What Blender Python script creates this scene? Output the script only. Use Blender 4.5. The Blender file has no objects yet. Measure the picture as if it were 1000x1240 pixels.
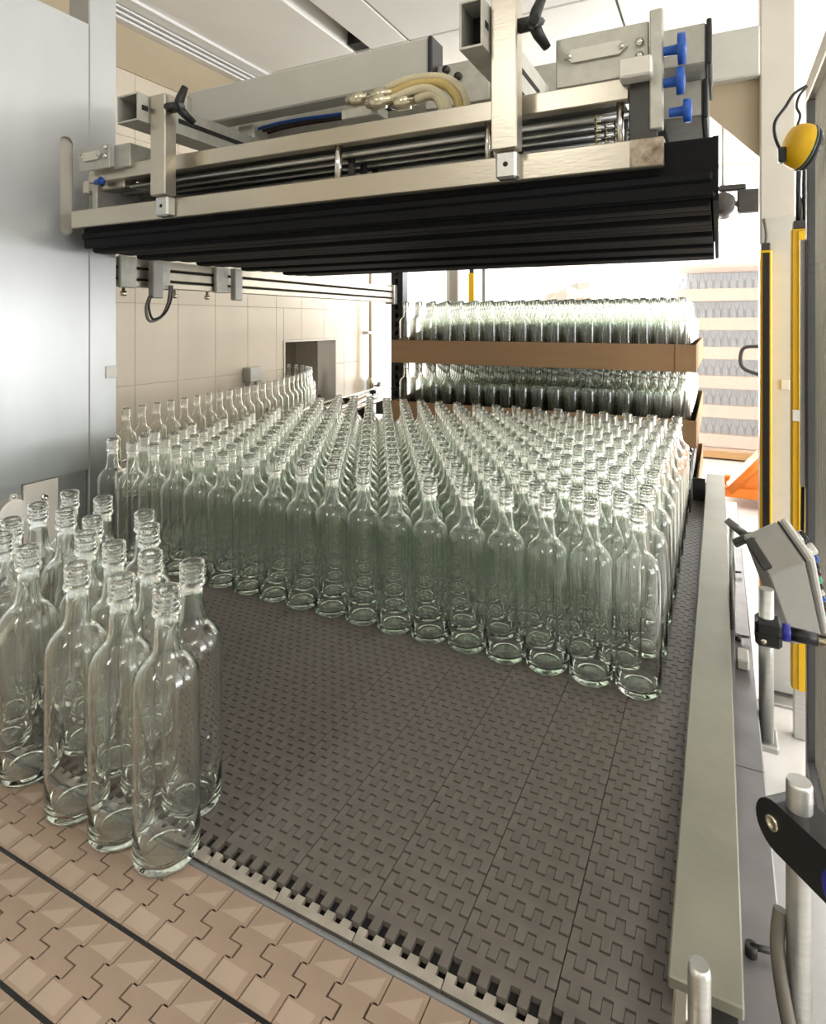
import bpy, math, random
from mathutils import Vector, Matrix
random.seed(7)
R = math.radians
sc = bpy.context.scene
C = sc.collection

# ------------------------------------------------------------------ camera
cam = bpy.data.objects.new('camera', bpy.data.cameras.new('camera'))
C.objects.link(cam)
cam.location = (0, 0, 0.6)
cam.rotation_euler = (R(90), 0, R(26.658))
cam.data.sensor_fit = 'HORIZONTAL'
cam.data.sensor_width = 36
cam.data.lens = 0.737 * 36
cam.data.shift_y = -0.23
cam.data.clip_start = 0.02
sc.camera = cam

# ------------------------------------------------------------------ world, lights, exposure
w = bpy.data.worlds.new('sky')
sc.world = w
w.use_nodes = True
w.node_tree.nodes['Background'].inputs[0].default_value = (0.93, 0.97, 1.0, 1)
w.node_tree.nodes['Background'].inputs[1].default_value = 1.6

def area(name, loc, rot, sx, sy, power, col=(1, 1, 1)):
    l = bpy.data.lights.new(name, 'AREA')
    l.shape = 'RECTANGLE'; l.size = sx; l.size_y = sy; l.energy = power; l.color = col
    o = bpy.data.objects.new(name, l); C.objects.link(o)
    o.location = loc; o.rotation_euler = rot
    return o
# daylight through the glazed end wall and through the windows of the right wall
area('daylight_end_wall', (0.25, 8.8, 0.55), (R(-90), 0, 0), 2.9, 2.6, 700, (0.95, 0.98, 1.0))
area('daylight_right_window', (4.35, 0.6, 0.75), (0, R(90), 0), 1.5, 2.2, 110, (0.97, 0.98, 1.0))
area('daylight_right_window', (4.35, 4.0, 0.75), (0, R(90), 0), 1.5, 2.2, 110, (0.97, 0.98, 1.0))
# unseen fluorescent fittings, added for light (their housings are built with the ceiling)
LAMPS = [(-0.9, -1.5), (1.1, -0.6), (1.3, 3.4), (-0.75, 4.9)]
for x, y in LAMPS:
    area('added_tube_light', (x, y, 1.915), (0, 0, 0), 0.26, 1.2, 14, (1.0, 0.965, 0.9))

vs = sc.view_settings
vs.view_transform = 'Standard'; vs.look = 'None'; vs.gamma = 1.0; vs.use_curve_mapping = False
vs.exposure = 0.38
cy = sc.cycles
cy.max_bounces = 80; cy.transmission_bounces = 80; cy.glossy_bounces = 8; cy.diffuse_bounces = 4
cy.transparent_max_bounces = 128
cy.caustics_refractive = True; cy.caustics_reflective = False
cy.blur_glossy = 0.6
cy.sample_clamp_indirect = 5.0
cy.use_denoising = True

# ------------------------------------------------------------------ materials
def lin(c):
    return tuple((v / 12.92 if v <= 0.04045 else ((v + 0.055) / 1.055) ** 2.4) for v in [k / 255 for k in c]) + (1,)
M = {}
def mat(name, rgb, rough=0.5, metal=0.0, var=0.06, scale=30, bump=0.0, bscale=200, stretch=None, spec=0.5, rgb2=None, v_detail=4):
    m = bpy.data.materials.new(name); m.use_nodes = True
    nt = m.node_tree; b = nt.nodes['Principled BSDF']
    b.inputs['Roughness'].default_value = rough
    b.inputs['Metallic'].default_value = metal
    b.inputs['Specular IOR Level'].default_value = spec
    tc = nt.nodes.new('ShaderNodeTexCoord'); mp = nt.nodes.new('ShaderNodeMapping')
    nt.links.new(tc.outputs['Object'], mp.inputs[0])
    if stretch: mp.inputs['Scale'].default_value = stretch
    n = nt.nodes.new('ShaderNodeTexNoise'); n.inputs['Scale'].default_value = scale; n.inputs['Detail'].default_value = v_detail
    nt.links.new(mp.outputs[0], n.inputs['Vector'])
    rp = nt.nodes.new('ShaderNodeValToRGB')
    c = lin(rgb)
    if rgb2: c2 = lin(rgb2)
    else: c2 = tuple(min(1, v * (1 + var)) for v in c[:3]) + (1,); c = tuple(v * (1 - var) for v in c[:3]) + (1,)
    rp.color_ramp.elements[0].position = 0.3; rp.color_ramp.elements[0].color = c
    rp.color_ramp.elements[1].position = 0.7; rp.color_ramp.elements[1].color = c2
    nt.links.new(n.outputs[0], rp.inputs[0]); nt.links.new(rp.outputs[0], b.inputs['Base Color'])
    if bump:
        n2 = nt.nodes.new('ShaderNodeTexNoise'); n2.inputs['Scale'].default_value = bscale; n2.inputs['Detail'].default_value = 3
        nt.links.new(mp.outputs[0], n2.inputs['Vector'])
        bp = nt.nodes.new('ShaderNodeBump'); bp.inputs['Strength'].default_value = bump; bp.inputs['Distance'].default_value = 0.002
        nt.links.new(n2.outputs[0], bp.inputs['Height']); nt.links.new(bp.outputs[0], b.inputs['Normal'])
    M[name] = m
    return m
mat('steel', (196, 196, 192), 0.34, 0.9, 0.08, 20, 0.15, 300, (1, 1, 12))
mat('satin_sheet', (188, 190, 190), 0.42, 0.75, 0.05, 8, 0.12, 260, (1, 1, 0.25))
mat('aluminium', (190, 183, 168), 0.34, 0.92, 0.06, 18, 0.1, 250, (0.2, 1, 1))
mat('galvanised', (186, 184, 174), 0.5, 0.55, 0.1, 45, 0.05)
mat('chrome', (215, 213, 208), 0.18, 1.0, 0.05, 30)
mat('nickel', (205, 196, 172), 0.25, 0.95, 0.1, 40)
mat('worn_rail', (140, 138, 123), 0.5, 0.3, 0.1, 9, 0.15, 90, None, 0.4, None, 8)
mat('ledge_steel', (150, 147, 148), 0.42, 0.6, 0.16, 12, 0.1, 120, None, 0.5, None, 8)
mat('grey_paint', (205, 203, 194), 0.45, 0.0, 0.03, 12)
mat('cream_paint', (216, 209, 196), 0.5, 0.0, 0.03, 10)
mat('enclosure_grey', (172, 170, 162), 0.5, 0.1, 0.04, 30, 0.1, 500)
mat('dark_steel', (70, 68, 66), 0.45, 0.5, 0.15, 30)
mat('black_plastic', (22, 22, 23), 0.42, 0, 0.15, 40)
mat('black_rubber', (5, 6, 10), 0.68, 0, 0.35, 14, 0.25, 60, (0.3, 1, 1), 0.22)
mat('belt_plastic', (101, 95, 88), 0.5, 0, 0.16, 26, 0.12, 700, None, 0.45, None, 8)
mat('belt_under', (18, 17, 15), 0.7, 0, 0.2, 20)
mat('belt_lit_nose', (150, 143, 131), 0.45, 0, 0.22, 30)  # belt plastic made paler for the light caught on the nose
mat('chain_beige', (152, 132, 114), 0.42, 0, 0.08, 16, 0.05, 400, None, 0.5, None, 6)
mat('chain_sheen', (168, 149, 131), 0.36, 0, 0.05, 16)  # reflections on the beige plates, put into a paler colour
mat('tile_beige', (214, 202, 182), 0.35, 0, 0.03, 5)
mat('grout', (198, 187, 168), 0.8)
mat('soffit_tan', (178, 162, 134), 0.6, 0, 0.05, 4)
mat('white_paint', (232, 231, 226), 0.55, 0, 0.015, 6)
mat('ceiling_white', (240, 238, 232), 0.6, 0, 0.015, 4)
mat('recess_tan', (176, 158, 124), 0.6)
mat('concrete', (206, 203, 198), 0.55, 0, 0.06, 5, 0.1, 60, None, 0.4, None, 10)
mat('cardboard', (176, 142, 106), 0.75, 0, 0.05, 14, 0.06, 300, (0.2, 0.2, 3), 0.2)
mat('pale_board', (196, 166, 146), 0.75, 0, 0.04, 14)
mat('wood', (176, 140, 96), 0.7, 0, 0.15, 20, 0.1, 100, (1, 8, 8))
mat('yellow', (238, 186, 22), 0.4, 0, 0.04, 20)
mat('yellow_dull', (206, 160, 20), 0.45, 0, 0.06, 20)
mat('orange', (205, 112, 24), 0.45, 0, 0.08, 20)
mat('blue', (30, 84, 176), 0.35, 0, 0.06, 30)
mat('deep_blue', (34, 36, 150), 0.35, 0, 0.06, 30)
mat('dark_red', (60, 16, 18), 0.25, 0, 0.1, 30)
mat('dark_green', (34, 62, 50), 0.5, 0, 0.1, 30)
mat('green', (70, 170, 110), 0.3, 0, 0.1, 30)
mat('hose', (212, 202, 168), 0.35, 0, 0.06, 30)
mat('hose_amber', (206, 180, 112), 0.35, 0, 0.06, 30)
mat('rust_brown', (120, 92, 68), 0.6, 0.2, 0.2, 30)
mat('stained_alu', (104, 84, 66), 0.55, 0.3, 0.2, 60, 0.1, 90, None, 0.4, (190, 178, 158), 8)
mat('frame_grey', (98, 98, 98), 0.5, 0.3, 0.05, 20)
mat('wire_zinc', (192, 189, 178), 0.4, 0.5, 0.05, 20)
mat('core_blue', (150, 160, 172), 0.5, 0, 0.05, 20)
mat('label_white', (222, 218, 206), 0.5, 0, 0.03, 30)
mat('dark_hole', (30, 28, 26), 0.8)
mat('cable_grey', (108, 102, 92), 0.5)
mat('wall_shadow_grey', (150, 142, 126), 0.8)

def glass(name, col, rough=0.0, ior=1.48):
    m = bpy.data.materials.new(name); m.use_nodes = True
    nt = m.node_tree; nt.nodes.remove(nt.nodes['Principled BSDF'])
    g = nt.nodes.new('ShaderNodeBsdfGlass'); g.inputs['Color'].default_value = col
    g.inputs['Roughness'].default_value = rough; g.inputs['IOR'].default_value = ior
    nt.links.new(g.outputs[0], nt.nodes['Material Output'].inputs[0]); M[name] = m
glass('bottle_glass', (0.991, 0.998, 0.990, 1))
def thin_glass(name, tint, edge):
    # thin-walled glass: reflects by Fresnel and filters more where the wall is seen edge-on
    m = bpy.data.materials.new(name); m.use_nodes = True
    nt = m.node_tree; nt.nodes.remove(nt.nodes['Principled BSDF'])
    lw = nt.nodes.new('ShaderNodeLayerWeight'); lw.inputs[0].default_value = 0.35
    cr = nt.nodes.new('ShaderNodeValToRGB')
    cr.color_ramp.elements[0].color = tint; cr.color_ramp.elements[1].color = edge
    cr.color_ramp.elements[0].position = 0.15
    nt.links.new(lw.outputs['Facing'], cr.inputs[0])
    tr = nt.nodes.new('ShaderNodeBsdfTransparent'); nt.links.new(cr.outputs[0], tr.inputs[0])
    gl = nt.nodes.new('ShaderNodeBsdfGlossy'); gl.inputs['Roughness'].default_value = 0.04
    fr = nt.nodes.new('ShaderNodeFresnel'); fr.inputs[0].default_value = 1.22
    mx = nt.nodes.new('ShaderNodeMixShader')
    nt.links.new(fr.outputs[0], mx.inputs[0]); nt.links.new(tr.outputs[0], mx.inputs[1]); nt.links.new(gl.outputs[0], mx.inputs[2])
    nt.links.new(mx.outputs[0], nt.nodes['Material Output'].inputs[0]); M[name] = m
thin_glass('thin_glass', (0.997, 0.999, 0.994, 1), (0.90, 0.93, 0.88, 1))
thin_glass('wrap_film', (0.93, 0.93, 0.94, 1), (0.8, 0.8, 0.82, 1))
def emit(name, col, s):
    m = bpy.data.materials.new(name); m.use_nodes = True
    nt = m.node_tree; nt.nodes.remove(nt.nodes['Principled BSDF'])
    e = nt.nodes.new('ShaderNodeEmission'); e.inputs[0].default_value = col; e.inputs[1].default_value = s
    nt.links.new(e.outputs[0], nt.nodes['Material Output'].inputs[0]); M[name] = m
def haze_film(name, k):
    # stretch film: mostly clear with a milky scatter
    m = bpy.data.materials.new(name); m.use_nodes = True
    nt = m.node_tree; nt.nodes.remove(nt.nodes['Principled BSDF'])
    tr = nt.nodes.new('ShaderNodeBsdfTransparent'); df = nt.nodes.new('ShaderNodeBsdfDiffuse'); tl = nt.nodes.new('ShaderNodeBsdfTranslucent')
    df.inputs[0].default_value = (.9, .9, .92, 1); tl.inputs[0].default_value = (.9, .9, .92, 1)
    a = nt.nodes.new('ShaderNodeMixShader'); b = nt.nodes.new('ShaderNodeMixShader'); a.inputs[0].default_value = .12; b.inputs[0].default_value = k
    nt.links.new(df.outputs[0], a.inputs[1]); nt.links.new(tl.outputs[0], a.inputs[2])
    nt.links.new(tr.outputs[0], b.inputs[1]); nt.links.new(a.outputs[0], b.inputs[2]); nt.links.new(b.outputs[0], nt.nodes['Material Output'].inputs[0]); M[name] = m
haze_film('stretch_film', .12)
emit('lamp_diffuser', (1.0, 0.965, 0.9, 1), 6)

# ------------------------------------------------------------------ mesh helpers
class MB:
    def __init__(s): s.v = []; s.f = []; s.sm = []; s.mi = []; s.cur = 0
    def add(s, vs, fs, smooth=False):
        o = len(s.v); s.v += [tuple(v) for v in vs]
        for f in fs: s.f.append(tuple(i + o for i in f)); s.sm.append(smooth); s.mi.append(s.cur)
        return s
    def box(s, x0, x1, y0, y1, z0, z1, m=None):
        v = [(x, y, z) for x in (x0, x1) for y in (y0, y1) for z in (z0, z1)]
        if m is not None: v = [m @ Vector(p) for p in v]
        return s.add(v, [(0, 1, 3, 2), (4, 6, 7, 5), (0, 4, 5, 1), (2, 3, 7, 6), (0, 2, 6, 4), (1, 5, 7, 3)])
    def bevbox(s, x0, x1, y0, y1, z0, z1, b=0.003, m=None):
        # box with chamfered edges
        cx, cyy, cz = (x0 + x1) / 2, (y0 + y1) / 2, (z0 + z1) / 2
        hx, hy, hz = abs(x1 - x0) / 2, abs(y1 - y0) / 2, abs(z1 - z0) / 2
        b = min(b, hx * .9, hy * .9, hz * .9)
        vs = []; idx = {}
        for sx in (-1, 1):
            for sy in (-1, 1):
                for sz in (-1, 1):
                    for ax in range(3):
                        p = [sx * (hx - b), sy * (hy - b), sz * (hz - b)]
                        p[ax] = (sx * hx, sy * hy, sz * hz)[ax]
                        idx[(sx, sy, sz, ax)] = len(vs)
                        q = Vector((p[0] + cx, p[1] + cyy, p[2] + cz)); vs.append(m @ q if m is not None else q)
        fs = []
        for ax in range(3):
            a1, a2 = [(1, 2), (2, 0), (0, 1)][ax]
            for sg in (-1, 1):
                loop = []
                for (p, q) in [(-1, -1), (1, -1), (1, 1), (-1, 1)]:
                    k = [0, 0, 0]; k[ax] = sg; k[a1] = p; k[a2] = q; loop.append(idx[(k[0], k[1], k[2], ax)])
                fs.append(tuple(loop if sg > 0 else loop[::-1]))
        for ax in range(3):
            a1, a2 = [(1, 2), (2, 0), (0, 1)][ax]
            for p in (-1, 1):
                for q in (-1, 1):
                    l = []
                    for sg, face in ((-1, a1), (1, a1), (1, a2), (-1, a2)):
                        k = [0, 0, 0]; k[ax] = sg; k[a1] = p; k[a2] = q; l.append(idx[(k[0], k[1], k[2], face)])
                    fs.append(tuple(l if p * q > 0 else l[::-1]))
        for sx in (-1, 1):
            for sy in (-1, 1):
                for sz in (-1, 1):
                    l = [idx[(sx, sy, sz, a)] for a in range(3)]
                    fs.append(tuple(l if sx * sy * sz > 0 else l[::-1]))
        return s.add(vs, fs)
    def tube(s, pts, r, n=12, caps=True, rs=None):
        pts = [Vector(p) for p in pts]; rings = []; prev = None
        for i, p in enumerate(pts):
            t = (pts[min(i + 1, len(pts) - 1)] - pts[max(i - 1, 0)]).normalized()
            if prev is None:
                up = Vector((0, 0, 1)) if abs(t.z) < .9 else Vector((1, 0, 0))
                a = t.cross(up).normalized()
            else:
                a = (prev - t * prev.dot(t)).normalized()
            prev = a; b = t.cross(a)
            rr = rs[i] if rs else r
            rings.append([p + (a * math.cos(k * 2 * math.pi / n) + b * math.sin(k * 2 * math.pi / n)) * rr for k in range(n)])
        vs = [q for g in rings for q in g]; fs = []
        for i in range(len(pts) - 1):
            for k in range(n):
                fs.append((i * n + k, i * n + (k + 1) % n, (i + 1) * n + (k + 1) % n, (i + 1) * n + k))
        s.add(vs, fs, True)
        if caps:
            o = len(s.v) - len(vs)
            for base, rev in ((0, True), ((len(pts) - 1) * n, False)):
                l = [o + base + k for k in range(n)]
                s.f.append(tuple(l[::-1] if rev else l)); s.sm.append(False); s.mi.append(s.cur)
        return s
    def lathe(s, prof, n=24, m=None, org=(0, 0, 0)):
        # prof: list of (z, r); r=0 makes a pole
        vs = []; rings = []
        for z, r in prof:
            if r <= 1e-6: rings.append([len(vs)]); vs.append(Vector((org[0], org[1], org[2] + z)))
            else:
                g = []
                for k in range(n):
                    a = 2 * math.pi * k / n; g.append(len(vs)); vs.append(Vector((org[0] + r * math.cos(a), org[1] + r * math.sin(a), org[2] + z)))
                rings.append(g)
        fs = []
        for g, h in zip(rings, rings[1:]):
            for k in range(n):
                k2 = (k + 1) % n
                if len(g) == 1 and len(h) == 1: break
                if len(g) == 1: fs.append((g[0], h[k2], h[k]))
                elif len(h) == 1: fs.append((g[k], g[k2], h[0]))
                else: fs.append((g[k], g[k2], h[k2], h[k]))
        if m is not None: vs = [m @ v for v in vs]
        return s.add(vs, fs, True)
    def prism(s, poly, z0, z1, m=None):
        # poly: list of (x, y), counter-clockwise; extruded along z
        n = len(poly)
        vs = [Vector((x, y, z0)) for x, y in poly] + [Vector((x, y, z1)) for x, y in poly]
        if m is not None: vs = [m @ v for v in vs]
        fs = [tuple(range(n - 1, -1, -1)), tuple(range(n, 2 * n))] + [(i, (i + 1) % n, n + (i + 1) % n, n + i) for i in range(n)]
        return s.add(vs, fs)
    def mesh(s, name, *mats):
        me = bpy.data.meshes.new(name); me.from_pydata(s.v, [], s.f)
        me.polygons.foreach_set('use_smooth', s.sm); me.polygons.foreach_set('material_index', s.mi)
        for m in mats: me.materials.append(M[m])
        me.update(); return me
    def build(s, name, mats, parent=None, loc=None):
        if isinstance(mats, str): mats = (mats,)
        return put(name, s.mesh(name, *mats), parent, loc)
def put(name, me, parent=None, loc=None):
    o = bpy.data.objects.new(name, me); C.objects.link(o)
    if parent is not None: o.parent = parent
    if loc is not None: o.location = loc
    return o
def tag(o, label, cat, group=None, kind=None):
    o['label'] = label; o['category'] = cat
    if group: o['group'] = group
    if kind: o['kind'] = kind
    return o
def thing(name, label, cat, loc=(0, 0, 0), group=None):
    o = bpy.data.objects.new(name, None); C.objects.link(o); o.location = loc; o.empty_display_size = 0.05
    return tag(o, label, cat, group)
def struct(o): o['kind'] = 'structure'; return o
def arc(p0, p1, p2, n=10):
    p0, p1, p2 = Vector(p0), Vector(p1), Vector(p2)
    return [(1 - t) ** 2 * p0 + 2 * t * (1 - t) * p1 + t * t * p2 for t in [i / n for i in range(n + 1)]]
def spline(ps, n=8):
    ps = [Vector(p) for p in ps]; out = []
    for i in range(len(ps) - 1):
        a, b, c, d = ps[max(i - 1, 0)], ps[i], ps[i + 1], ps[min(i + 2, len(ps) - 1)]
        for k in range(n):
            t = k / n
            out.append(0.5 * (2 * b + (c - a) * t + (2 * a - 5 * b + 4 * c - d) * t * t + (3 * b - a - 3 * c + d) * t ** 3))
    return out + [ps[-1]]
ROTX = Matrix.Rotation(R(90), 4, 'Y')      # local z -> world x
ROTY = Matrix.Rotation(R(-90), 4, 'X')     # local z -> world y
def T(x, y, z): return Matrix.Translation((x, y, z))

# ================================================================== THE ROOM
FZ, CZ = -0.9, 2.0
XL, XR, YB, YF = -2.4, 4.5, 9.0, -3.5
struct(MB().box(XL - .8, XR + .2, YF - .2, YB + 1.5, FZ - .1, FZ).build('floor', 'concrete'))

# ceiling: a slab with panels hung under it, a slot along it and a tan soffit over the wall
ce = struct(MB().box(XL - .8, XR + .2, YF - .2, YB + .2, CZ + .12, CZ + .2).build('ceiling', 'ceiling_white'))
xs = [-2.26, -1.69, -1.60, -1.38, -0.40, 0.60, 1.60, 2.60, 3.60, 4.5]
ys = [-3.5, -1.7, 0.9, 2.7, 3.75, 4.8, 5.85, 6.9, 7.95, 9.0]
for i in range(len(xs) - 1):
    for j in range(len(ys) - 1):
        if i == 1 and ys[j + 1] <= 2.71: continue
        g = 0.005
        MB().bevbox(xs[i] + g, xs[i + 1] - g, ys[j] + g, ys[j + 1] - g, CZ, CZ + .12, .004).build('ceiling_panel', 'ceiling_white', ce)
m = MB(); m.box(-1.69, -1.60, YF, 2.7, CZ + .10, CZ + .12); m.build('slot_lining', 'recess_tan', ce)
MB().box(-1.685, -1.605, 2.62, 2.695, CZ + .01, CZ + .1).build('slot_end', 'dark_hole', ce)
for x, y in LAMPS:
    l = thing('added_ceiling_light', 'white fluorescent fitting added out of view under the ceiling panels', 'ceiling light', (x, y, CZ), 'added fluorescent ceiling fittings')
    MB().bevbox(-.15, .15, -.62, .62, -.06, 0, .008).build('housing', 'white_paint', l)
    MB().box(-.125, .125, -.595, .595, -.07, -.06).build('diffuser', 'lamp_diffuser', l)

# left wall: beige tiles laid over a backing, a rectangular hole for the bottle conveyor
HY0, HY1, HZ0, HZ1 = 3.0, 3.58, -.12, .487
wl = MB()
wl.box(XL - .14, XL - .008, YF, HY0, FZ, CZ); wl.box(XL - .14, XL - .008, HY1, YB, FZ, CZ)
wl.box(XL - .14, XL - .008, HY0, HY1, HZ1, CZ); wl.box(XL - .14, XL - .008, HY0, HY1, FZ, HZ0)
wl = struct(wl.build('wall_left', 'grout'))
def tile(y0, y1, z0, z1, ms='tile_beige'):
    if y1 - y0 < .01 or z1 - z0 < .01: return
    MB().bevbox(XL - .009, XL, y0 + .0007, y1 - .0007, z0 + .0007, z1 - .0007, .0008).build('wall_tile', ms, wl)
ty = [0.93 + .25 * k for k in range(13)]; tz = [FZ, -.447, -.069, .309, .687, 1.065, 1.443, 1.74]
for j in range(len(tz) - 1):
    for i in range(len(ty) - 1):
        a0, a1, b0, b1 = ty[i], ty[i + 1], tz[j], tz[j + 1]
        if a1 <= HY0 or a0 >= HY1 or b1 <= HZ0 or b0 >= HZ1: tile(a0, a1, b0, b1); continue
        tile(a0, min(a1, HY0), b0, b1); tile(max(a0, HY1), a1, b0, b1)
        c0, c1 = max(a0, HY0), min(a1, HY1)
        tile(c0, c1, max(b0, HZ1), b1); tile(c0, c1, b0, min(b1, HZ0))
# wide plain panels further along and before the tiles
for a0, a1 in ((-3.5, -2.3), (-2.3, -1.1), (-1.1, .1), (.1, .93)):
    for b0, b1 in ((FZ, .309), (.309, 1.74)):
        MB().bevbox(XL - .009, XL, a0, a1, b0, b1, .002).build('wall_panel', 'tile_beige', wl)
for k, (a0, a1) in enumerate(((3.93, 4.75), (4.75, 5.6), (6.55, 7.4), (7.4, 8.2), (8.2, 9.0))):
    MB().bevbox(XL - .009, XL, a0, a1, FZ, 1.74, .003).build('wall_panel', ('white_paint', 'white_paint', 'tile_beige', 'white_paint', 'tile_beige')[k], wl)
d1 = struct(MB().bevbox(XL - .008, XL + .03, 5.64, 6.5, FZ, 1.3, .004).build('door_1', 'grey_paint'))
for y in (5.64, 6.5): MB().box(XL + .0, XL + .06, y - .04, y + .04, FZ, 1.36).build('door_frame', 'frame_grey', d1)
MB().tube([(XL + .03, 5.74, .15), (XL + .09, 5.74, .15), (XL + .09, 5.86, .15)], .01, 8).build('door_handle', 'steel', d1)
# soffit band and track profile over the tiles
t1 = struct(MB().box(XL - .14, XL + .005, YF, YB, 1.74, CZ).build('trim_1', 'soffit_tan'))
m = MB()
for z0, z1, x1 in ((1.935, 1.945, .05), (1.953, 1.963, .06), (1.972, 1.98, .07), (1.985, 2.0, .14)): m.box(XL, XL + x1, YF, YB, z0, z1)
m.build('track_profile', 'white_paint', t1)
# niche behind the hole
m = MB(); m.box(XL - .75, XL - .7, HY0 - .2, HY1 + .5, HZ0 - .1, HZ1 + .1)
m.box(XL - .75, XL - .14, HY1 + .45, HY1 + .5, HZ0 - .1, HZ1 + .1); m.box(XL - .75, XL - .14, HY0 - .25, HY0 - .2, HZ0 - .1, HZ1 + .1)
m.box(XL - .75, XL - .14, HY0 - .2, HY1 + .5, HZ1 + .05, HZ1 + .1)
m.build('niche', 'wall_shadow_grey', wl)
l = bpy.data.lights.new('niche_fill_light', 'POINT'); l.energy = 2.5; l.shadow_soft_size = .05; lo_ = bpy.data.objects.new('niche_fill_light', l); C.objects.link(lo_); lo_.location = (XL - .35, HY0 - .05, HZ1)  # added lamp, out of view, brightens the niche
m = MB(); e = .012
m.box(XL - .15, XL + .004, HY1 - e, HY1 - .0005, HZ0, HZ1 - e); m.box(XL - .15, XL + .004, HY0 + .0005, HY0 + e, HZ0, HZ1 - e); m.box(XL - .15, XL + .004, HY0 + .0005, HY1 - .0005, HZ1 - e, HZ1 - .0005)
m.build('hole_lining', 'cream_paint', wl)

# end wall with the large glazed opening
OX0, OX1, OZ1 = -1.2, 1.75, 1.85
m = MB(); m.box(XL - .1, OX0, YB, YB + .15, FZ, CZ); m.box(OX1, XR, YB, YB + .15, FZ, CZ); m.box(OX0, OX1, YB, YB + .15, OZ1, CZ)
struct(m.build('wall_back', 'white_paint'))
w1 = struct(MB().box(OX0, OX1, YB + .05, YB + .06, FZ, OZ1).build('window_1', 'wrap_film'))
for x in (OX0 + .03, -.22, .76, OX1 - .03): MB().box(x - .03, x + .03, YB + .02, YB + .1, FZ, OZ1).build('window_mullion', 'white_paint', w1)
for z in (.3, OZ1 - .03): MB().box(OX0 + .06, OX1 - .06, YB + .025, YB + .095, z - .025, z + .025).build('window_transom', 'white_paint', w1)
# right and rear walls
m = MB()
m.box(XR, XR + .15, YF, YB, FZ, -.05); m.box(XR, XR + .15, YF, YB, 1.55, CZ)
for a, b in ((YF, -.6), (1.8, 2.8), (5.2, YB)): m.box(XR, XR + .15, a, b, -.05, 1.55)
struct(m.build('wall_right', 'white_paint'))
for n, (a, b) in (('window_2', (-.6, 1.8)), ('window_3', (2.8, 5.2))):
    o = struct(MB().box(XR + .07, XR + .08, a, b, -.05, 1.55).build(n, 'wrap_film'))
    for y in (a + .03, (a + b) / 2, b - .03): MB().box(XR + .02, XR + .12, y - .03, y + .03, -.05, 1.55).build('window_mullion', 'white_paint', o)
struct(MB().box(XL - .1, XR + .15, YF - .15, YF, FZ, CZ).build('wall_front', 'enclosure_grey'))

# ================================================================== MAIN CONVEYOR (dark modular belt)
BX0, BX1, BY0, BY1 = -1.49, -0.05, 0.5, 2.55
conv = thing('belt_conveyor', 'wide dark grey modular belt conveyor carrying the block of bottles', 'conveyor', (0, 0, FZ))
UP = -FZ
m = MB(); m.box(BX0, BX1, BY0 + .02, BY1, UP - .05, UP - .0065); m.build('belt_bed', 'belt_under', conv)
PX, PY = 0.095, 0.0272
def module_mesh():
    # one belt module: five fingers on the far edge, five slots on the near edge
    w, n, g, gy = PX - .0009, 5, .0005, .0026
    p = w / n; hf = PY * .25; b = PY / 2
    far, near = [], []
    for k in range(n):
        x0 = -w / 2 + k * p
        far += [(x0 + g, b + hf - gy), (x0 + p / 2 - g, b + hf - gy), (x0 + p / 2 - g, b - hf - gy), (x0 + p + (g if k < n - 1 else 0), b - hf - gy)]
        near += [(x0 if k == 0 else x0 - 0, -b + hf), (x0 + p / 2, -b + hf), (x0 + p / 2, -b - hf), (x0 + p, -b - hf)]
    pts = []
    for q in near + far[::-1]:
        if not pts or (abs(pts[-1][0] - q[0]) > 1e-6 or abs(pts[-1][1] - q[1]) > 1e-6): pts.append(q)
    return pts
MP = module_mesh()
mm = MB().prism(MP, -.006, 0).mesh('belt_module', 'belt_plastic')
ncol = 15; nrow = int((BY1 - BY0) / PY)
spots = []
for r in range(1, nrow):
    for k in range(ncol):
        x = -.0825 - k * PX; y = BY0 + .012 + r * PY
        if x - PX / 2 < BX0 - .02: continue
        # how large it shows: near ones first, those under the bottle block last
        hidden = (1.0 < y < 2.2 and x < -.1) or (y < .7 and x < -.66)
        spots.append((hidden, math.hypot(x, y), x, y))
spots.sort()
for h, dd, x, y in spots[:299]:
    put('belt_module', mm, conv, (x, y, UP + random.uniform(-.0002, .0002)))
fb = MB()
for h, dd, x, y in spots[299:]:
    fb.prism(MP, UP - .006, UP, T(x, y, 0))
o = fb.build('belt_modules_under_bottles', 'belt_plastic', conv); o['kind'] = 'stuff'
# nose row bending down over the end roller, caught light put into its colour
npts = [(-PX / 2 + .0006, -.0075), (PX / 2 - .0006, -.0075)]
for k in range(4, -1, -1):
    x0 = -PX / 2 + k * PX / 5
    npts += [(x0 + PX / 5 - .0006, .0), (x0 + PX / 10 + .0006, .0), (x0 + PX / 10 + .0006, .0065), (x0 + .0006, .0065)]
nm = MB().prism(npts, -.006, 0).mesh('nose_module', 'belt_lit_nose')
for k in range(ncol):
    o = put('nose_module', nm, conv, (-.0825 - k * PX, BY0 + .0115, UP - .0030)); o.rotation_euler = (R(14), 0, 0)
MB().tube([(BX0, BY0 + .016, UP - .030), (BX1, BY0 + .016, UP - .030)], .018, 16).build('nose_roller', 'belt_under', conv)
m = MB(); m.bevbox(BX0, .02, .4925, .5005, UP - .05, UP - .006, .002); m.build('nose_strip', 'dark_steel', conv)
MB().tube([(BX0, .4965, UP - .005), (BX1, .4965, UP - .005)], .0035, 8).build('nose_rod', 'frame_grey', conv)
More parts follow.
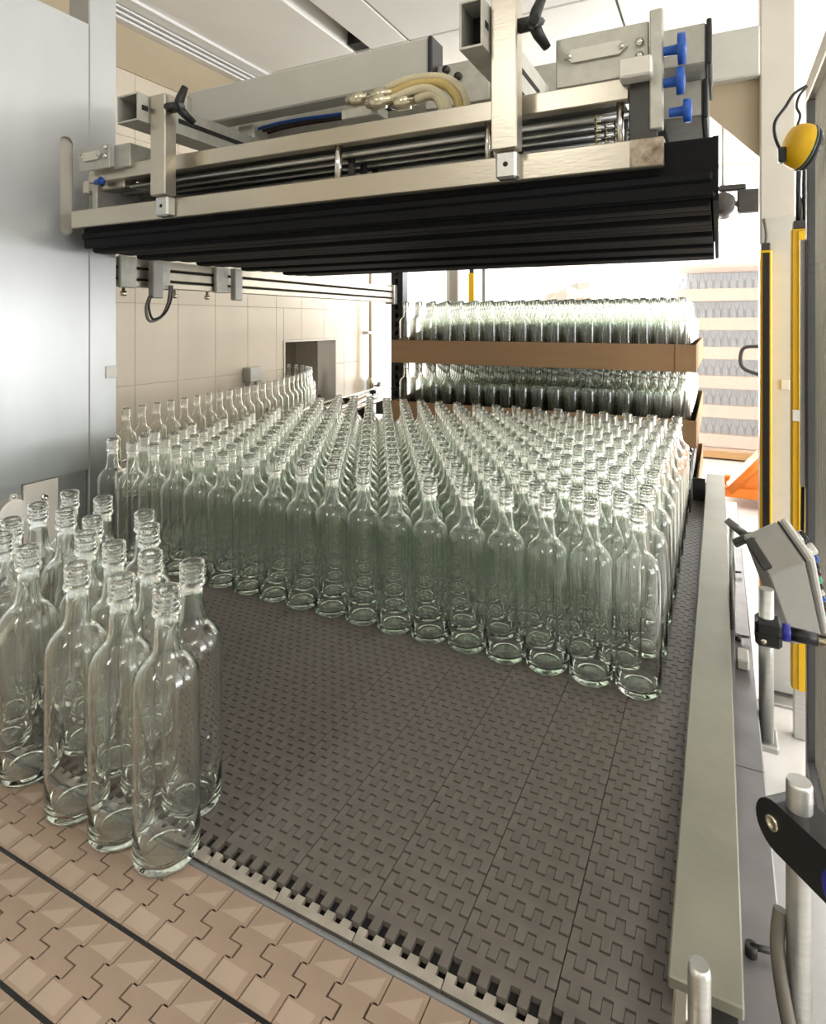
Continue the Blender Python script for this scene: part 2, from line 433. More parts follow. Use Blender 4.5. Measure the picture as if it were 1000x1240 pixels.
# right side: strip painted as gap shade, flat worn rail, lower ledge, side plate
MB().box(-.0345, -.034, .58, 2.49, UP - .05, UP + .02).build('gap_shade_strip', 'belt_under', conv)
MB().bevbox(-.039, .019, .565, 2.5, UP + .028, UP + .040, .0015).build('side_rail', 'worn_rail', conv)
MB().box(-.034, .014, .58, 2.49, UP - .12, UP + .028).build('rail_support', 'dark_steel', conv)
MB().bevbox(.0145, .060, .50, 1.02, UP - .085, UP - .055, .002).build('ledge_plate', 'ledge_steel', conv)
MB().bevbox(.0145, .060, 1.023, 2.5, UP - .085, UP - .055, .002).build('ledge_plate', 'ledge_steel', conv)
MB().box(.048, .058, .50, 2.5, UP - .30, UP - .085).build('side_plate', 'ledge_steel', conv)
MB().box(BX0, .048, .52, 2.5, UP - .28, UP - .12).build('bed_frame', 'dark_steel', conv)
for y in (.7, 2.3):
    for x in (-1.45, .01): MB().bevbox(x - .03, x + .03, y - .03, y + .03, 0, UP - .28, .004).build('leg', 'steel', conv)
m = MB(); m.box(-.078, -.040, 2.26, 2.264, UP + .0, UP + .075, T(0, 0, 0)); m.build('end_deflector', 'dark_steel', conv)
m = MB(); m.box(-.0825, -.0785, 2.1, 2.26, UP + .001, UP + .075); m.build('end_deflector', 'dark_steel', conv)
for y, x in ((1.42, .036), (1.78, .032), (.72, .03)):
    MB().tube([(x, y, UP - .056), (x, y, UP - .044)], .006, 10).tube([(x, y, UP - .046), (x + .02, y + .004, UP - .046)], .003, 8).build('ledge_bolt', 'dark_steel', conv)
MB().bevbox(.030, .052, 1.30, 1.35, UP - .055, UP - .035, .003).build('cable_clip', 'label_white', conv)

# ================================================================== BEIGE CHAIN LANES
CP, CWID = 0.0381, 0.0795
def chain_poly():
    w, hp, g = CWID / 2, CP / 2, .0007
    st = .0075
    e = [(-w, 0, 0), (-.016, 0, 0), (-.016, st, 1), (-.002, st, 1), (-.002, -st, 1), (.012, -st, 1), (.012, 0, 0), (w, 0, 0)]
    lo = [(y + (.0014 if -.03 < y < .03 else 0), -hp + d + (.0018 if q else .0008)) for y, d, q in e]; hi = [(y, hp + d - .0005) for y, d, q in e]
    # polygon in (x along the lane, y across)
    return [(x, y) for y, x in lo[::-1]] + [(x, y) for y, x in hi]
CPOLY = chain_poly()
cmesh = MB(); cmesh.prism(CPOLY[::-1], -.0045, 0)
def sheen_patch(ya, yb, kind):
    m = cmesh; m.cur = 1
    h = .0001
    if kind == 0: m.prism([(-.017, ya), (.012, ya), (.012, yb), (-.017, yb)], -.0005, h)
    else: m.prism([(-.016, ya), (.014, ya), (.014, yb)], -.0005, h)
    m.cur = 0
sheen_patch(-.037, -.018, 0); sheen_patch(.016, .036, 1)  # painted reflections: a pale square and a pale triangle per plate
cme = cmesh.mesh('chain_plate', 'chain_beige', 'chain_sheen')
lane_lab = ['beige slat-top conveyor chain lying right along the dark belt edge', 'beige slat-top conveyor chain running in the middle between two black seams', 'beige slat-top conveyor chain on the outside, furthest from the dark belt']
for L, yc in enumerate((.4525, .3685, .2845)):
    t = thing('slat_top_chain', lane_lab[L], 'conveyor chain', (0, yc, -.01))
    x = -.02 - L * .012; k = 0
    while x > -1.42:
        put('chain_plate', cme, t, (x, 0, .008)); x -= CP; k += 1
    MB().box(-1.44, .0, -.0395, .0395, -.012, .0032).build('chain_track', 'belt_under', t)
base = thing('chain_conveyor_frame', 'steel frame carrying the beige slat-top chains and their black wear strips', 'conveyor frame', (0, 0, FZ))
for y in (.4105, .3265): MB().box(-1.44, .0, y - .0018, y + .0018, UP - .03, UP - .002).build('wear_strip', 'black_plastic', base)
MB().box(-1.44, .0, .23, .492, UP - .2, UP - .03).build('bed', 'dark_steel', base)
MB().bevbox(-1.44, .0, .222, .238, UP - .2, UP + .0, .002).build('edge_rail', 'steel', base)
for x in (-1.3, -.05):
    for y in (.26, .46): MB().bevbox(x - .02, x + .02, y - .02, y + .02, 0, UP - .2, .003).build('leg', 'steel', base)

# ================================================================== BOTTLES
OUT = [(.0045, 0), (.004, .014), (.0015, .024), (0, .0285), (.0015, .0335), (.006, .0356), (.011, .036), (.05, .036), (.10, .036), (.15, .036), (.183, .036),
       (.196, .0359), (.203, .0348), (.209, .0325), (.2135, .0296), (.217, .0262), (.2195, .0228), (.222, .0196), (.2255, .0174), (.231, .0160), (.241, .0147), (.256, .0133), (.2685, .0126),
       (.2700, .0148), (.2720, .0160), (.2750, .0160), (.2765, .0150), (.2775, .0138), (.2795, .0138), (.2805, .0153), (.2825, .0153), (.2837, .0139), (.2855, .0139),
       (.2866, .0153), (.2885, .0153), (.2897, .0140), (.2915, .0140), (.2927, .0152), (.2965, .0152), (.2990, .0146), (.3, .0132)]
INN = [(.2995, .0108), (.297, .0100), (.285, .0098), (.270, .0100), (.256, .0106), (.241, .0118), (.231, .0131), (.2255, .0146), (.222, .0166), (.2195, .0196), (.217, .0232), (.2135, .0267), (.209, .0297),
       (.203, .0320), (.196, .0331), (.183, .0333), (.15, .0334), (.10, .0334), (.05, .0334), (.016, .0333), (.010, .0305), (.0085, .026), (.0105, .016), (.0125, .006), (.013, 0)]
bm_near = MB().lathe(OUT + INN, 36).mesh('bottle', 'bottle_glass')
bm_mid = MB().lathe(OUT[::1] + INN, 24).mesh('bottle', 'bottle_glass')
THIN = [(0, .030), (.004, .0345), (.011, .036), (.190, .036), (.203, .0336), (.212, .0280), (.219, .0212), (.225, .0180), (.242, .0156), (.2685, .0137), (.272, .0156), (.2775, .0137), (.284, .0149), (.2915, .0138), (.2965, .0148), (.3, .0128)]
LOWP = [(.004, 0), (.001, .026), (.004, .0345), (.011, .036), (.195, .036), (.205, .0343), (.2135, .0296), (.2195, .0228), (.2255, .0174), (.241, .0147), (.2685, .0126), (.272, .0158), (.2775, .0140), (.284, .0152), (.2915, .0140), (.2965, .0152), (.3, .0132),
        (.299, .0104), (.270, .0100), (.241, .0118), (.2255, .0146), (.2195, .0196), (.2135, .0267), (.205, .0316), (.195, .0333), (.016, .0333), (.009, .028), (.012, 0)]
bm_low = MB().lathe(LOWP, 20).mesh('bottle', 'bottle_glass')
bm_thin = MB().lathe([(.004, 0)] + THIN, 20).mesh('bottle', 'thin_glass')
def bottle(me, x, y, z, label, group):
    o = put('glass_bottle', me, None, (x, y, z)); o.rotation_euler = (0, 0, random.uniform(0, 6.28))
    return tag(o, label, 'bottle', group)
ZB = .0006
# the loose group running onto the beige chains
loose = [(-.5575, .4900), (-.6300, .4880), (-.7130, .4930), (-.8230, .5080), (-.9110, .5136), (-.5940, .5570), (-.6680, .5560), (-.7600, .6250), (-.7430, .5640),
         (-.8345, .6310), (-.9371, .6749), (-.8170, .5800 + .0), (-.9080, .6180), (-1.0209, .6800), (-.9830, .6240), (-.8700, .5650 + .06), (-.9500, .5830)]
# relax the hand-measured positions so that no two bottles interpenetrate
for it in range(200):
    mv = False
    for i in range(len(loose)):
        for j in range(i):
            dx, dy = loose[i][0] - loose[j][0], loose[i][1] - loose[j][1]; q = math.hypot(dx, dy)
            if q < .0726:
                k = (.0728 - q) / 2 / q; mv = True
                loose[i] = (loose[i][0] + dx * k, loose[i][1] + dy * k); loose[j] = (loose[j][0] - dx * k, loose[j][1] - dy * k)
    if not mv: break
for i, (x, y) in enumerate(loose):
    lab = 'glass bottle of the loose group standing across the dark belt and beige chain joint'
    if i == 0: lab = 'end bottle of the loose group across the belt joint, nearest the worn side rail'
    elif i == 5: lab = 'end bottle of the second row of the loose group, standing on the dark belt'
    elif i > 5: lab = 'clear glass bottle of the loose group standing wholly on the dark belt'
    bottle(bm_near, x, y, ZB, lab, 'loose bottles at the beige chain')
# the packed block
NR, NI = 17, 12
ORD = ['front', 'second', 'third', 'fourth', 'fifth', 'sixth', 'seventh', 'eighth', 'ninth', 'tenth', 'eleventh', 'twelfth']
def block_label(r, k, n):
    if r == 0 and k == 0: return 'corner glass bottle of the packed block, front row beside the worn side rail'
    if r == 0 and k == n - 1: return 'corner glass bottle of the packed block, front row beside the brushed steel panel'
    if k == 0: return 'glass bottle at the side rail end of the %s row of the packed block' % ORD[r]
    return 'clear empty glass bottle in the %s row of the packed block behind the open belt' % ORD[r]
fb = MB()
for r in range(NR):
    n = 18 - (r % 2)
    for k in range(n):
        x = -.117 - .0751 * k - (.0375 if r % 2 else 0) + random.uniform(-.0008, .0008); y = 1.054 + .0651 * r + random.uniform(-.0008, .0008)
        if r < NI: bottle(bm_near if r < 2 else bm_mid, x, y, ZB, block_label(r, k, n), 'bottles packed in a block on the belt')
        else: fb.lathe(OUT + INN, 16, None, (x, y, ZB))
o = tag(fb.build('bottles_at_back_of_block', 'bottle_glass'), 'clear glass bottles filling the back of the packed block', 'bottles', None, 'stuff')

# ================================================================== INFEED CONVEYOR ALONG THE WALL
path = spline([(-1.80, 1.22, 0), (-1.86, 1.55, 0), (-1.94, 2.05, 0), (-2.06, 2.55, 0), (-2.22, 2.98, 0), (-2.42, 3.30, 0), (-2.60, 3.42, 0), (-2.86, 3.46, 0)], 24)
def walk(path, step):
    out = [path[0]]; acc = 0
    for a, b in zip(path, path[1:]):
        L = (b - a).length; t = step - acc
        while t <= L: out.append(a + (b - a) * (t / L)); t += step
        acc = (acc + L) % step if t > L else 0
        acc = L - (t - step)
    return out
pts = walk(path, .0765)
for p in pts:
    if p.x > -2.78: bottle(bm_mid, p.x + random.uniform(-.001, .001), p.y, ZB, 'clear empty glass bottle in the single file along the tiled wall', 'bottles in single file by the wall')
inf = thing('infeed_conveyor', 'narrow curved bottle conveyor with guide rails leading into the wall hole', 'conveyor', (0, 0, FZ))
def ribbon(path, w, z0, z1):
    m = MB(); vs = []
    for i, p in enumerate(path):
        t = (path[min(i + 1, len(path) - 1)] - path[max(i - 1, 0)]).normalized(); nrm = Vector((-t.y, t.x, 0))
        for sgn in (-1, 1):
            for z in (z0, z1): q = p + nrm * sgn * w / 2; vs.append((q.x, q.y, z))
    fs = []
    for i in range(len(path) - 1):
        a = i * 4; b = a + 4
        fs += [(a, b, b + 1, a + 1), (a + 2, a + 3, b + 3, b + 2), (a + 1, b + 1, b + 3, a + 3), (a, a + 2, b + 2, b)]
    fs += [(0, 1, 3, 2), (len(vs) - 4, len(vs) - 2, len(vs) - 1, len(vs) - 3)]
    return m.add(vs, fs)
ribbon(path, .085, UP - .006, UP).build('chain_top', 'belt_plastic', inf)
ribbon(path[:-16], .12, UP - .10, UP - .006).build('trough', 'steel', inf)
def offset(path, w, z):
    out = []
    for i, p in enumerate(path):
        t = (path[min(i + 1, len(path) - 1)] - path[max(i - 1, 0)]).normalized(); out.append(Vector((p.x - t.y * w, p.y + t.x * w, z)))
    return out
for sg in (-1, 1):
    for z in (.055, .105): MB().tube(offset(path[:-14], sg * .05, UP + z), .006, 8).build('guide_rail', 'chrome', inf)
for i in (10, 40, 72, 104):
    for sg in (-1, 1):
        q = offset(path, sg * .068, 0)[i]
        MB().tube([(q.x, q.y, UP - .09), (q.x, q.y, UP + .13)], .006, 8).build('rail_post', 'steel', inf)
        MB().lathe([(0, .004), (.004, .013), (.016, .013), (.02, 0)], 10, T(q.x, q.y, UP + .13)).build('rail_knob', 'black_plastic', inf)
# straight branch of twin rails past the hole
for x, z in ((-1.92, .07), (-1.92, .13), (-2.01, .07), (-2.01, .13)):
    MB().tube([(x, 2.75, UP + z), (x - .17, 3.9, UP + z)], .011, 10).build('guide_rail', 'chrome', inf)
for y in (2.95, 3.35, 3.75):
    xx = -1.965 - .17 * (y - 2.75) / 1.15
    MB().bevbox(xx - .06, xx + .08, y - .012, y + .012, UP - .05, UP + .05, .003).build('rail_bracket', 'dark_steel', inf)
    MB().lathe([(0, .006), (.012, .006), (.014, .02), (.034, .022), (.04, 0)], 12, T(xx + .085, y, UP + .13)).build('rail_knob', 'black_plastic', inf)
for x, y in ((-1.83, 1.35), (-1.96, 2.15), (-2.2, 2.95), (-2.2, 3.75)): MB().bevbox(x - .025, x + .025, y - .025, y + .025, 0, UP - .09 if y < 3.5 else UP - .04, .004).build('leg', 'steel', inf)

# ================================================================== GRIPPER HEAD
hd = thing('bottle_gripper_head', 'aluminium lifting head with black rubber gripping tubes hanging above the bottle block', 'gripper', (-.755, 1.54, .78))
HO = Vector((-.755, 1.54, .78))
def hp(mb, name, ms, parent=None):
    # world-space mesh builder parented under the head
    o = mb.build(name, ms, parent or hd)
    o.location = -HO if parent is None else (0, 0, 0)
    return o
HX0, HX1, HY0_, HY1_ = -1.485, -.008, 1.05, 2.03
# black rubber tubes, one above each row of necks
for k in range(14):
    y = HY0_ + .035 + k * .0708; zb = .782 + .004 * math.sin(k * 2.1)
    m = MB(); sec = []
    for a in range(9):
        t = math.pi * a / 8; sec.append((y + .029 * math.copysign(abs(math.cos(t)) ** .35, math.cos(t)), zb + .03 - .03 * math.sin(t) ** .35))
    sec = [(y + .029, .85)] + sec + [(y - .029, .85)]
    x0, x1 = HX0 + random.uniform(0, .012), HX1 - .004
    n = len(sec); vs = [(x0, a, b) for a, b in sec] + [(x1, a, b) for a, b in sec]
    m.add(vs, [tuple(range(n)), tuple(range(2 * n - 1, n - 1, -1))] + [(i, n + i, n + (i + 1) % n, (i + 1) % n) for i in range(n)])
    hp(m, 'rubber_tube', 'black_rubber')
hp(MB().box(HX0, HX1, HY0_ + .01, HY1_, .84, .882), 'tube_carrier', 'black_rubber')
# front apron with lips
m = MB()
m.bevbox(HX0 - .0, HX1 + .004, 1.036, 1.048, .792, .884, .004); m.bevbox(HX0, HX1, 1.030, 1.038, .815, .832, .004)
hp(m, 'rubber_apron', 'black_rubber')
m = MB(); prof = [(1.036, .884), (1.036, .80), (1.06, .79), (2.03, .79), (2.04, .80), (2.04, .884)]
m.prism([(a, b) for a, b in prof], HX1, HX1 + .008, Matrix(((0, 0, 1, 0), (1, 0, 0, 0), (0, 1, 0, 0), (0, 0, 0, 1))))
hp(m, 'side_apron', 'black_rubber')
# front lower beam (angle section) and upper beam
m = MB(); m.bevbox(-1.497, -.076, 1.010, 1.030, .842, .887, .002); m.box(-1.497, -.076, 1.03, 1.10, .884, .888); hp(m, 'lower_beam', 'aluminium')
hp(MB().box(-.125, -.0755, 1.0085, 1.0105, .8435, .8855), 'stained_end', 'stained_alu')
m = MB(); m.bevbox(-1.47, -.13, 1.040, 1.065, .962, .998, .002); hp(m, 'upper_beam', 'aluminium')
m = MB(); m.bevbox(-1.47, -.13, 1.96, 1.99, .90, .99, .002); hp(m, 'rear_beam', 'aluminium')
# stainless rods in rows one behind the other
for k in range(16):
    y = 1.085 + k * .05
    hp(MB().tube([(-1.46, y, .952), (-.125, y, .952)], .0072, 10), 'rod', 'steel')

# studs
for x in (-.70, -.375, -.36, -.145):
    for k in range(6):
        y = 1.052 + k * .05
        hp(MB().tube([(x, y, .886), (x, y, .965)], .008 if x < -.6 else .006, 10), 'stud', 'chrome' if k == 0 else 'dark_steel')
# spring stack by the right end
for k in range(4):
    x = -.185 + .013 * k; ps = []
    for i in range(60): a = i * .9; ps.append((x + .005 * math.cos(a), 1.075 + .02 * k + .005 * math.sin(a), .89 + i * .0011))
    hp(MB().tube(ps, .0018, 5), 'spring', 'nickel')
# end plates
m = MB(); m.bevbox(-.130, -.086, 1.035, 1.042, .885, .985, .002); m.bevbox(-.130, -.086, 1.042, 1.95, .955, .985, .002); hp(m, 'end_plate', 'dark_steel')
hp(MB().bevbox(-.142, -.092, 1.005, 1.04, .985, 1.015, .003), 'end_block', 'label_white')
hp(MB().bevbox(-.098, -.078, 1.030, 1.05, .905, 1.095, .002), 'end_upright', 'galvanised')
m = MB(); m.bevbox(-1.47, -1.45, 1.05, 1.98, .885, .985, .002); hp(m, 'end_plate', 'galvanised')
# name plate carrier on the right: plate, oval bar, two bolts, two extra hex bolts
def handle_plate(x0, x1, z0, z1, y):
    p = hp(MB().bevbox(x0, x1, y, y + .006, z0, z1, .002), 'mount_plate', 'galvanised')
    cz = z0 + (z1 - z0) * .58; a, b = x0 + .016, x0 + (x1 - x0) * .78; h = .011
    poly = [(a, cz), (a + .012, cz - h), (b - .012, cz - h), (b, cz), (b - .012, cz + h), (a + .012, cz + h)]
    m = MB(); m.prism(poly, -(y - .0005), -(y - .006), Matrix(((1, 0, 0, 0), (0, 0, -1, 0), (0, 1, 0, 0), (0, 0, 0, 1))))
    hp(m, 'oval_bar', 'label_white', p)
    for x in (a + .008, b - .008):
        hp(MB().lathe([(0, .0045), (.003, .0045), (.004, 0)], 8, T(x, y - .006, cz) @ Matrix.Rotation(R(90), 4, 'X')), 'screw', 'chrome', p)
    for z in (z0 + .03, z0 + .052):
        hp(MB().lathe([(0, .007), (.006, .007), (.0065, 0)], 6, T(x1 - .014, y, z) @ Matrix.Rotation(R(90), 4, 'X')), 'hex_bolt', 'chrome', p)
handle_plate(-.250, -.100, 1.000, 1.085, 1.045)
handle_plate(-1.474, -1.355, .985, 1.045, 1.015)
# channel boxes behind the plates
m = MB(); m.bevbox(-.098, -.018, 1.12, 1.30, 1.030, 1.098, .003); hp(m, 'end_box', 'galvanised')
hp(MB().bevbox(-.018, -.010, 1.115, 1.305, 1.026, 1.102, .002), 'box_cap', 'black_plastic')
m = MB(); m.bevbox(-.09, -.024, 1.16, 1.34, .955, 1.02, .003); hp(m, 'end_box', 'galvanised')
hp(MB().bevbox(-.024, -.016, 1.155, 1.345, .95, 1.018, .002), 'box_cap', 'black_plastic')
m = MB(); m.bevbox(-1.36, -1.30, 1.03, 1.16, .985, 1.045, .003); hp(m, 'end_box', 'galvanised')
hp(MB().bevbox(-1.50, -1.36, 1.06, 1.10, .945, .975, .003), 'air_cylinder', 'aluminium')
hp(MB().bevbox(-1.52, -1.497, 1.058, 1.102, .943, .977, .003), 'cylinder_cap', 'label_white')
# blue knobs pointing right
for (x, y, z, r) in ((-.078, 1.04, 1.028, .024), (-.080, 1.04, .978, .021), (-.070, 1.04, .930, .018)):
    hp(MB().lathe([(0, .007), (.020, .008), (.021, r), (.032, r), (.034, 0)], 16, T(x, y, z) @ ROTX), 'blue_knob', 'blue')
hp(MB().lathe([(0, .007), (.02, .008), (.022, .012), (.034, 0)], 12, T(-1.44, 1.04, .962) @ ROTX), 'blue_knob', 'blue')
# hanging brackets with slotted tubes and T knobs
def bracket(x0, x1, zt, tx0, tx1, tz0, tz1):
    b = hp(MB().bevbox(x0, x1, .975, 1.008, .889, zt, .002), 'bracket', 'aluminium')
    tb = hp(MB().bevbox(x0 + .004, x1 - .004, .985, 1.010, .842, .889, .004), 'bracket_foot', 'steel', b)
    hp(MB().lathe([(0, .0045), (.0006, .0045), (.0008, 0)], 10, T((x0 + x1) / 2, .985, .866) @ Matrix.Rotation(R(90), 4, 'X')), 'bolt_hole', 'dark_hole', b)
    e = .004; m = MB()
    m.box(tx0, tx1, .945, 1.75, tz0, tz0 + e); m.box(tx0, tx1, .945, 1.75, tz1 - e, tz1)
    m.box(tx0, tx0 + e, .945, 1.75, tz0 + e, tz1 - e); m.box(tx1 - e, tx1, .945, 1.75, tz0 + e, tz1 - e)
    t = hp(m, 'square_tube', 'galvanised')
    hp(MB().box(tx0 + e, tx1 - e, 1.0, 1.75, tz0 + e, tz1 - e), 'tube_core', 'dark_hole', t)
    zc = (tz0 + tz1) / 2
    m = MB(); m.box(tx1 - .0005, tx1 + .0006, 1.06, 1.3, zc - .006, zc + .006); m.box(tx1 - .0005, tx1 + .0006, .955, .972, zc - .006, zc + .006)
    hp(m, 'slot', 'dark_hole', t)
    # lobed T knob on the right face
    k = hp(MB().tube([(x1, .99, zc), (x1 + .030, .99, zc)], .012, 12), 'knob_hub', 'black_plastic', b)
    for a in (80, 200, 320):
        q = Vector((0, math.cos(R(a)), math.sin(R(a))))
        p0 = Vector((x1 + .024, .99, zc)); p1 = p0 + q * .046 + Vector((.014, 0, 0))
        hp(MB().tube([p0, p0 + q * .02 + Vector((.004, 0, 0)), p1], .008, 8, True, [.011, .010, .0075]), 'knob_lobe', 'black_plastic', b)
    hp(MB().lathe([(0, .009), (.01, .006), (.014, 0)], 10, T(x1 + .03, .99, zc) @ ROTX), 'knob_tip', 'frame_grey', b)
bracket(-.343, -.298, 1.145, -.388, -.346, 1.055, 1.135)
bracket(-1.163, -1.115, 1.118, -1.235, -1.166, 1.055, 1.118)
# two mast tubes across the head, the upper one ending in a black cap
a1 = hp(MB().bevbox(-1.36, -.600, 1.27, 1.33, 1.160, 1.258, .004), 'cross_tube', 'grey_paint')
hp(MB().bevbox(-.600, -.588, 1.268, 1.332, 1.158, 1.260, .003), 'tube_cap', 'black_plastic', a1)
hp(MB().bevbox(-1.395, -1.345, 1.25, 1.31, 1.14, 1.24, .003), 'clamp_block', 'galvanised', a1)
for y in (1.255,):
    for z in (1.165, 1.215): hp(MB().lathe([(0, .009), (.008, .009), (.009, 0)], 6, T(-1.355, 1.25, z) @ Matrix.Rotation(R(90), 4, 'X')), 'hex_bolt', 'chrome', a1)
hp(MB().bevbox(-.62, -.46, 1.30, 1.315, 1.10, 1.20, .003), 'gusset_plate', 'galvanised', a1)
for x, z in ((-.565, 1.185), (-.535, 1.165)): hp(MB().lathe([(0, .009), (.008, .009), (.009, 0)], 12, T(x, 1.30, z) @ Matrix.Rotation(R(90), 4, 'X')), 'cap_screw', 'dark_steel', a1)
a2 = hp(MB().bevbox(-1.34, -.30, 1.40, 1.46, 1.10, 1.20, .004), 'cross_tube', 'galvanised')
for x in (-1.2, -.42): hp(MB().bevbox(x - .03, x + .03, 1.33, 2.0, 1.0, 1.16, .004), 'carrier_arm', 'galvanised')
hp(MB().bevbox(-.80, -.70, 1.98, 2.80, 1.10, 1.24, .006), 'mast_arm', 'grey_paint')
hp(MB().bevbox(-.84, -.66, 1.90, 2.0, .88, 1.26, .006), 'mast_plate', 'grey_paint')
hp(MB().bevbox(-1.44, -.15, 1.07, 1.96, .988, .995, .002), 'rod_shade_cover', 'galvanised')  # cover reaches forward, out of view, to shade the rods
hp(MB().box(-1.44, -.135, 1.56, 1.57, .886, .987), 'gap_dark_plate', 'dark_steel')  # added dark plate, blocks the view through and darkens the rod gaps
# air fittings and hoses
fb_ = hp(MB().bevbox(-.735, -.645, 1.115, 1.165, 1.040, 1.062, .002), 'valve_block', 'galvanised')
for (x, y, z) in ((-.725, 1.125, 1.083), (-.668, 1.12, 1.080), (-.660, 1.10, 1.058), (-.605, 1.105, 1.050)):
    m = MB().tube([(x, y, z), (x + .012, y, z), (x + .013, y, z), (x + .042, y, z), (x + .043, y, z), (x + .060, y, z)], .01, 10, True, [.010, .013, .0155, .0155, .010, .009])
    hp(m, 'hose_fitting', 'nickel', fb_)
hz = [((-.665, 1.125, 1.083), (-.58, 1.125, 1.102), (-.50, 1.13, 1.095), (-.455, 1.13, 1.055), (-.450, 1.13, 1.00), 'hose'),
      ((-.610, 1.120, 1.078), (-.56, 1.12, 1.088), (-.50, 1.12, 1.080), (-.465, 1.12, 1.045), (-.460, 1.12, 1.00), 'hose_amber'),
      ((-.600, 1.100, 1.058), (-.55, 1.10, 1.068), (-.51, 1.10, 1.062), (-.48, 1.10, 1.03), (-.475, 1.10, .99), 'hose'),
      ((-.545, 1.100, 1.048), (-.52, 1.10, 1.052), (-.50, 1.10, 1.046), (-.485, 1.095, 1.02), (-.482, 1.095, .99), 'hose')]
for *ps, ms in hz:
    q = spline(ps, 10)
    # corrugated: radius ripples along the length
    qq = []
    for a, b in zip(q, q[1:]): qq += [a, (a + b) / 2]
    hp(MB().tube(qq, .009, 10, True, [.0098 if i % 2 else .0088 for i in range(len(qq))]), 'air_hose', ms)
for sgn, col in ((0, 'blue'), (1, 'black_plastic'), (2, 'dark_red')):
    hp(MB().tube(spline([(-1.34, 1.36 + .015 * sgn, 1.13), (-1.1, 1.35 + .02 * sgn, 1.155), (-.8, 1.36 + .012 * sgn, 1.15), (-.62, 1.37, 1.165)], 6), .005, 6), 'air_line', col)

# ================================================================== PORTAL: right column, crossbeam
po = thing('machine_portal', 'pale grey portal column and crossbeam standing behind the gripper head', 'gantry', (.2, 2.9, FZ))
PO = Vector((.2, 2.9, FZ))
def pp(mb, name, ms, parent=None):
    o = mb.build(name, ms, parent or po); o.location = -PO if parent is None else (0, 0, 0); return o
pp(MB().bevbox(.150, .275, 2.84, 2.96, FZ + .012, CZ - .02, .006), 'column', 'cream_paint')
pp(MB().bevbox(.156, .278, 2.835, 2.842, FZ + .02, 1.02, .002), 'column_cover', 'grey_paint')
pp(MB().bevbox(.08, .34, 2.76, 3.04, FZ, FZ + .012, .003), 'base_plate', 'steel')
pp(MB().bevbox(-2.27, .150, 2.82, 2.94, 1.60, 1.80, .006), 'crossbeam', 'grey_paint')
m = MB(); m.prism([(0, 0), (-.30, 0), (0, -.32)][::-1], -.005, .005, Matrix(((1, 0, 0, .15), (0, 0, 1, 2.88), (0, 1, 0, 1.60), (0, 0, 0, 1)))); pp(m, 'gusset', 'soffit_tan')
pp(MB().bevbox(-2.38, -2.27, 2.78, 2.98, 1.55, 1.85, .004), 'wall_bracket', 'steel')
for z in (.35, -.30): 
    pp(MB().bevbox(.222, .252, 2.828, 2.836, z - .02, z + .02, .002), 'clamp_plate', 'label_white')

def curtain(x, y, z0, z1, label, w=.045, d=.05, front=True, c1='yellow'):
    t = thing('light_curtain', label, 'light curtain', (x, y, z0))
    h = z1 - z0
    MB().bevbox(-w / 2, w / 2, -d / 2, d / 2, 0, h, .004).build('housing', c1, t)
    if front: MB().box(-w * .28, w * .28, -d / 2 - .003, -d / 2, .01, h - .01).build('window_strip', 'black_plastic', t)
    MB().bevbox(-w * .4, w * .4, -d * .4, d * .4, h, h + .03, .004).build('end_cap', 'dark_steel', t)
    MB().tube(spline([(0, 0, h + .03), (.002, 0, h + .07), (-.006, .01, h + .13)], 5), .006, 8).build('cable', 'cable_grey', t)
    return t
curtain(.168, 2.808, -.56, .885, 'slim black and yellow light curtain fixed to the pale portal column', .042, .05)
lc = curtain(.262, 2.555, -.70, .93, 'yellow light curtain bar standing between portal column and mesh fence', .062, .05, False, 'yellow_dull')
MB().box(-.010, .010, -.028, -.025, 0, 1.62).build('groove', 'yellow', lc)
MB().bevbox(-.03, .01, -.034, -.026, .95, .99, .002).build('clamp_plate', 'label_white', lc)
MB().bevbox(-.02, .02, .02, .06, -.2, 1.0, .003).build('mount_post', 'steel', lc)
for dx in (-.008, .010): MB().tube([(dx, 0, 1.66), (dx, 0, 1.78), (dx + .003, .0, 1.95)], .008, 8).build('cable', 'black_plastic', lc)


# ================================================================== FENCE
fe = thing('mesh_fence', 'grey framed wire mesh machine fence with sloping corner rail', 'fence', (.265, 1.6, FZ))
FO = Vector((.265, 1.6, FZ))
def fp(mb, name, ms):
    o = mb.build(name, ms, fe); o.location = -FO; return o
fp(MB().bevbox(.245, .285, 2.235, 2.275, FZ, 1.29, .003), 'post', 'frame_grey')
fp(MB().bevbox(.245, .285, .72, .76, FZ, 1.29, .003), 'post', 'frame_grey')
fp(MB().bevbox(.245, .285, .72, 2.275, 1.29, 1.35, .003), 'top_rail', 'aluminium')
fp(MB().bevbox(.245, .285, .76, 2.235, FZ + .1, FZ + .14, .003), 'bottom_rail', 'frame_grey')
m = MB(); x = .266
for k in range(62):
    y = .77 + k * .0236
    m.tube([(x, y, FZ + .14), (x, y, 1.29)], .0024, 4, False)
for k in range(88):
    z = FZ + .15 + k * .0235
    m.tube([(x + .003, .76, z), (x + .003, 2.235, z)], .0024, 4, False)
o = fp(m, 'wire_mesh', 'wire_zinc'); o['kind'] = 'stuff'
for z in (1.13, 1.20): fp(MB().lathe([(0, .009), (.008, .009), (.01, .005), (.016, .004), (.017, 0)], 8, T(.244, 2.25, z) @ Matrix.Rotation(R(-90), 4, 'Y')), 'corner_bolt', 'steel')
fp(MB().tube(spline([(.240, 2.285, .09), (.238, 2.285, -.1), (.236, 2.285, -.35)], 6), .006, 8), 'cable', 'black_plastic')
fp(MB().bevbox(.230, .2445, 2.262, 2.28, .08, .86, .003), 'cable_duct', 'label_white')

